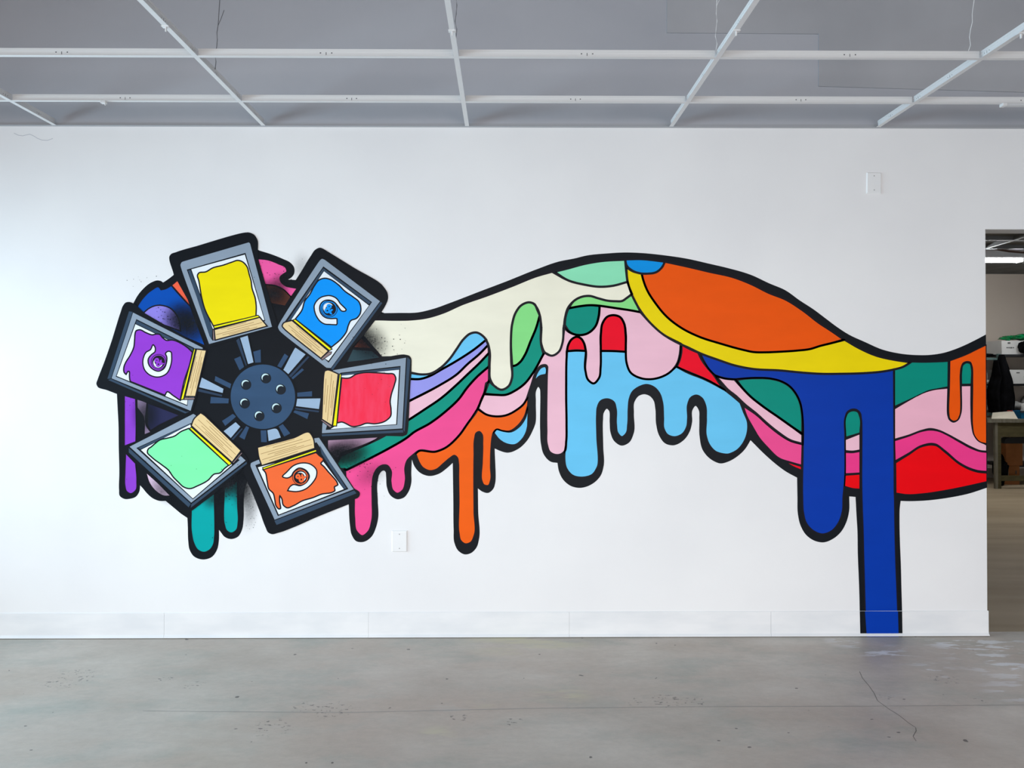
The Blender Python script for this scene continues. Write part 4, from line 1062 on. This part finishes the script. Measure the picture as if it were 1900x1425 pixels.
for b0, b1 in ((0, 4), (4, 8), (8, 12)):
    for k in range(4): m.bm.faces.new([o8[b0 + k], o8[b0 + (k + 1) % 4], o8[b1 + (k + 1) % 4], o8[b1 + k]])
m.build('bin_body', blu, t)
MB().box(x0 - .012, x1 + .012, y0 - .012, y0 - .0005, z1 - .022, z1).build('rim', black, t)
tag(MB().blob(((x0 + x1) / 2, (y0 + y1) / 2, z0 + .13), .10, .07, .085, .15, 3, 21).build('cloth_pile', cloth_w, smooth=True), 'white cloth heaped in the blue bin', 'cloth')

# under the table
br = noisy('carton_brown', (0.26, 0.10, 0.03, 1), (0.34, 0.13, 0.045, 1), 5, 3, 0.7, 0.15)
zf2 = at(1880, 886, 6.32).z
def brown(x0, x1, z0, z1, y0, y1, label):
    t = empty('brown_carton', ((x0 + x1) / 2, (y0 + y1) / 2, z0), label, 'carton', 'brown cartons under the table')
    MB().box(x0, x1, y0, y1, z0, z1, .003).build('carton_body', br, t)
    return t
xa = at(1863, 880, 6.32).x
t1 = brown(xa, at(1892, 880, 6.32).x, 0, at(1870, 864, 6.32).z, 6.32, 6.44, 'brown carton with a white label on the floor under the table')
lab = new_mat('label_white', (0.30, 0.29, 0.28, 1), 0.7, 0.1)
MB().box(xa + .012, xa + .06, 6.317, 6.3195, at(1870, 890, 6.32).z, at(1870, 872, 6.32).z).build('label', lab, t1)
MB().box(xa + .16, xa + .175, 6.317, 6.3195, at(1870, 880, 6.32).z, at(1870, 873, 6.32).z).build('print', printm, t1)
t2 = brown(at(1867, 850, 6.32).x, at(1898, 850, 6.32).x, at(1870, 864, 6.32).z + .0005, at(1870, 823, 6.32).z, 6.325, 6.44, 'tall brown carton stacked under the table on the labelled one')
q0, q1 = at(1863, 812, 6.33), at(1912, 821, 6.33)
zz = at(1870, 823, 6.32).z + .0005
m = MB(); m.prism([(q0.x, zz), (q1.x, zz), (q1.x, q0.z), (q0.x + .06, q0.z), (q0.x + .02, q0.z - .02)], 'y', 6.33, 6.43)
tag(m.build('black_case', black), 'flat black case on top of the brown cartons', 'case')
q = at(1836, 850, 6.6)
m = MB(); m.blob((q.x - .09, 6.2, .22), .08, .10, .19, .25, 3, 31)
tag(m.build('dark_bag', cloth_b, smooth=True), 'dark bag standing on the floor left of the table leg', 'bag')
# ------------------------------------------------------------------ light
def area(name, loc, rot, sx, sy, power, color, spread=180):
    l = bpy.data.lights.new(name, 'AREA'); l.shape = 'RECTANGLE'; l.size, l.size_y = sx, sy
    l.energy = power; l.color = color; l.spread = R(spread)
    o = bpy.data.objects.new(name, l); o.location = loc; o.rotation_euler = rot; COL.objects.link(o); return o
# daylight through the shop windows behind and the window in the left wall
area('daylight_front', ((SX0 + SX1) / 2, YF - .35, (SZ0 + SZ1) / 2), (R(90 - 22), 0, 0), SX1 - SX0, SZ1 - SZ0, 295, (1.0, 0.965, 0.95), 104)
area('daylight_left', (XL - .4, (WY0 + WY1) / 2, (WZ0 + WZ1) / 2), (0, R(-90 + 6), 0), WZ1 - WZ0, WY1 - WY0, 164, (0.62, 0.85, 1.0), 108)
w = bpy.data.worlds.new('World'); SC.world = w; w.use_nodes = True
w.node_tree.nodes['Background'].inputs['Color'].default_value = (0.75, 0.87, 1.0, 1)
w.node_tree.nodes['Background'].inputs['Strength'].default_value = 0.4

SC.view_settings.view_transform = 'Standard'
SC.view_settings.look = 'None'
SC.view_settings.gamma = 1.0
SC.view_settings.use_curve_mapping = False
SC.view_settings.exposure = 0.0
SC.cycles.use_denoising = True
SC.cycles.max_bounces = 10
SC.cycles.diffuse_bounces = 6
SC.cycles.sample_clamp_indirect = 6.0
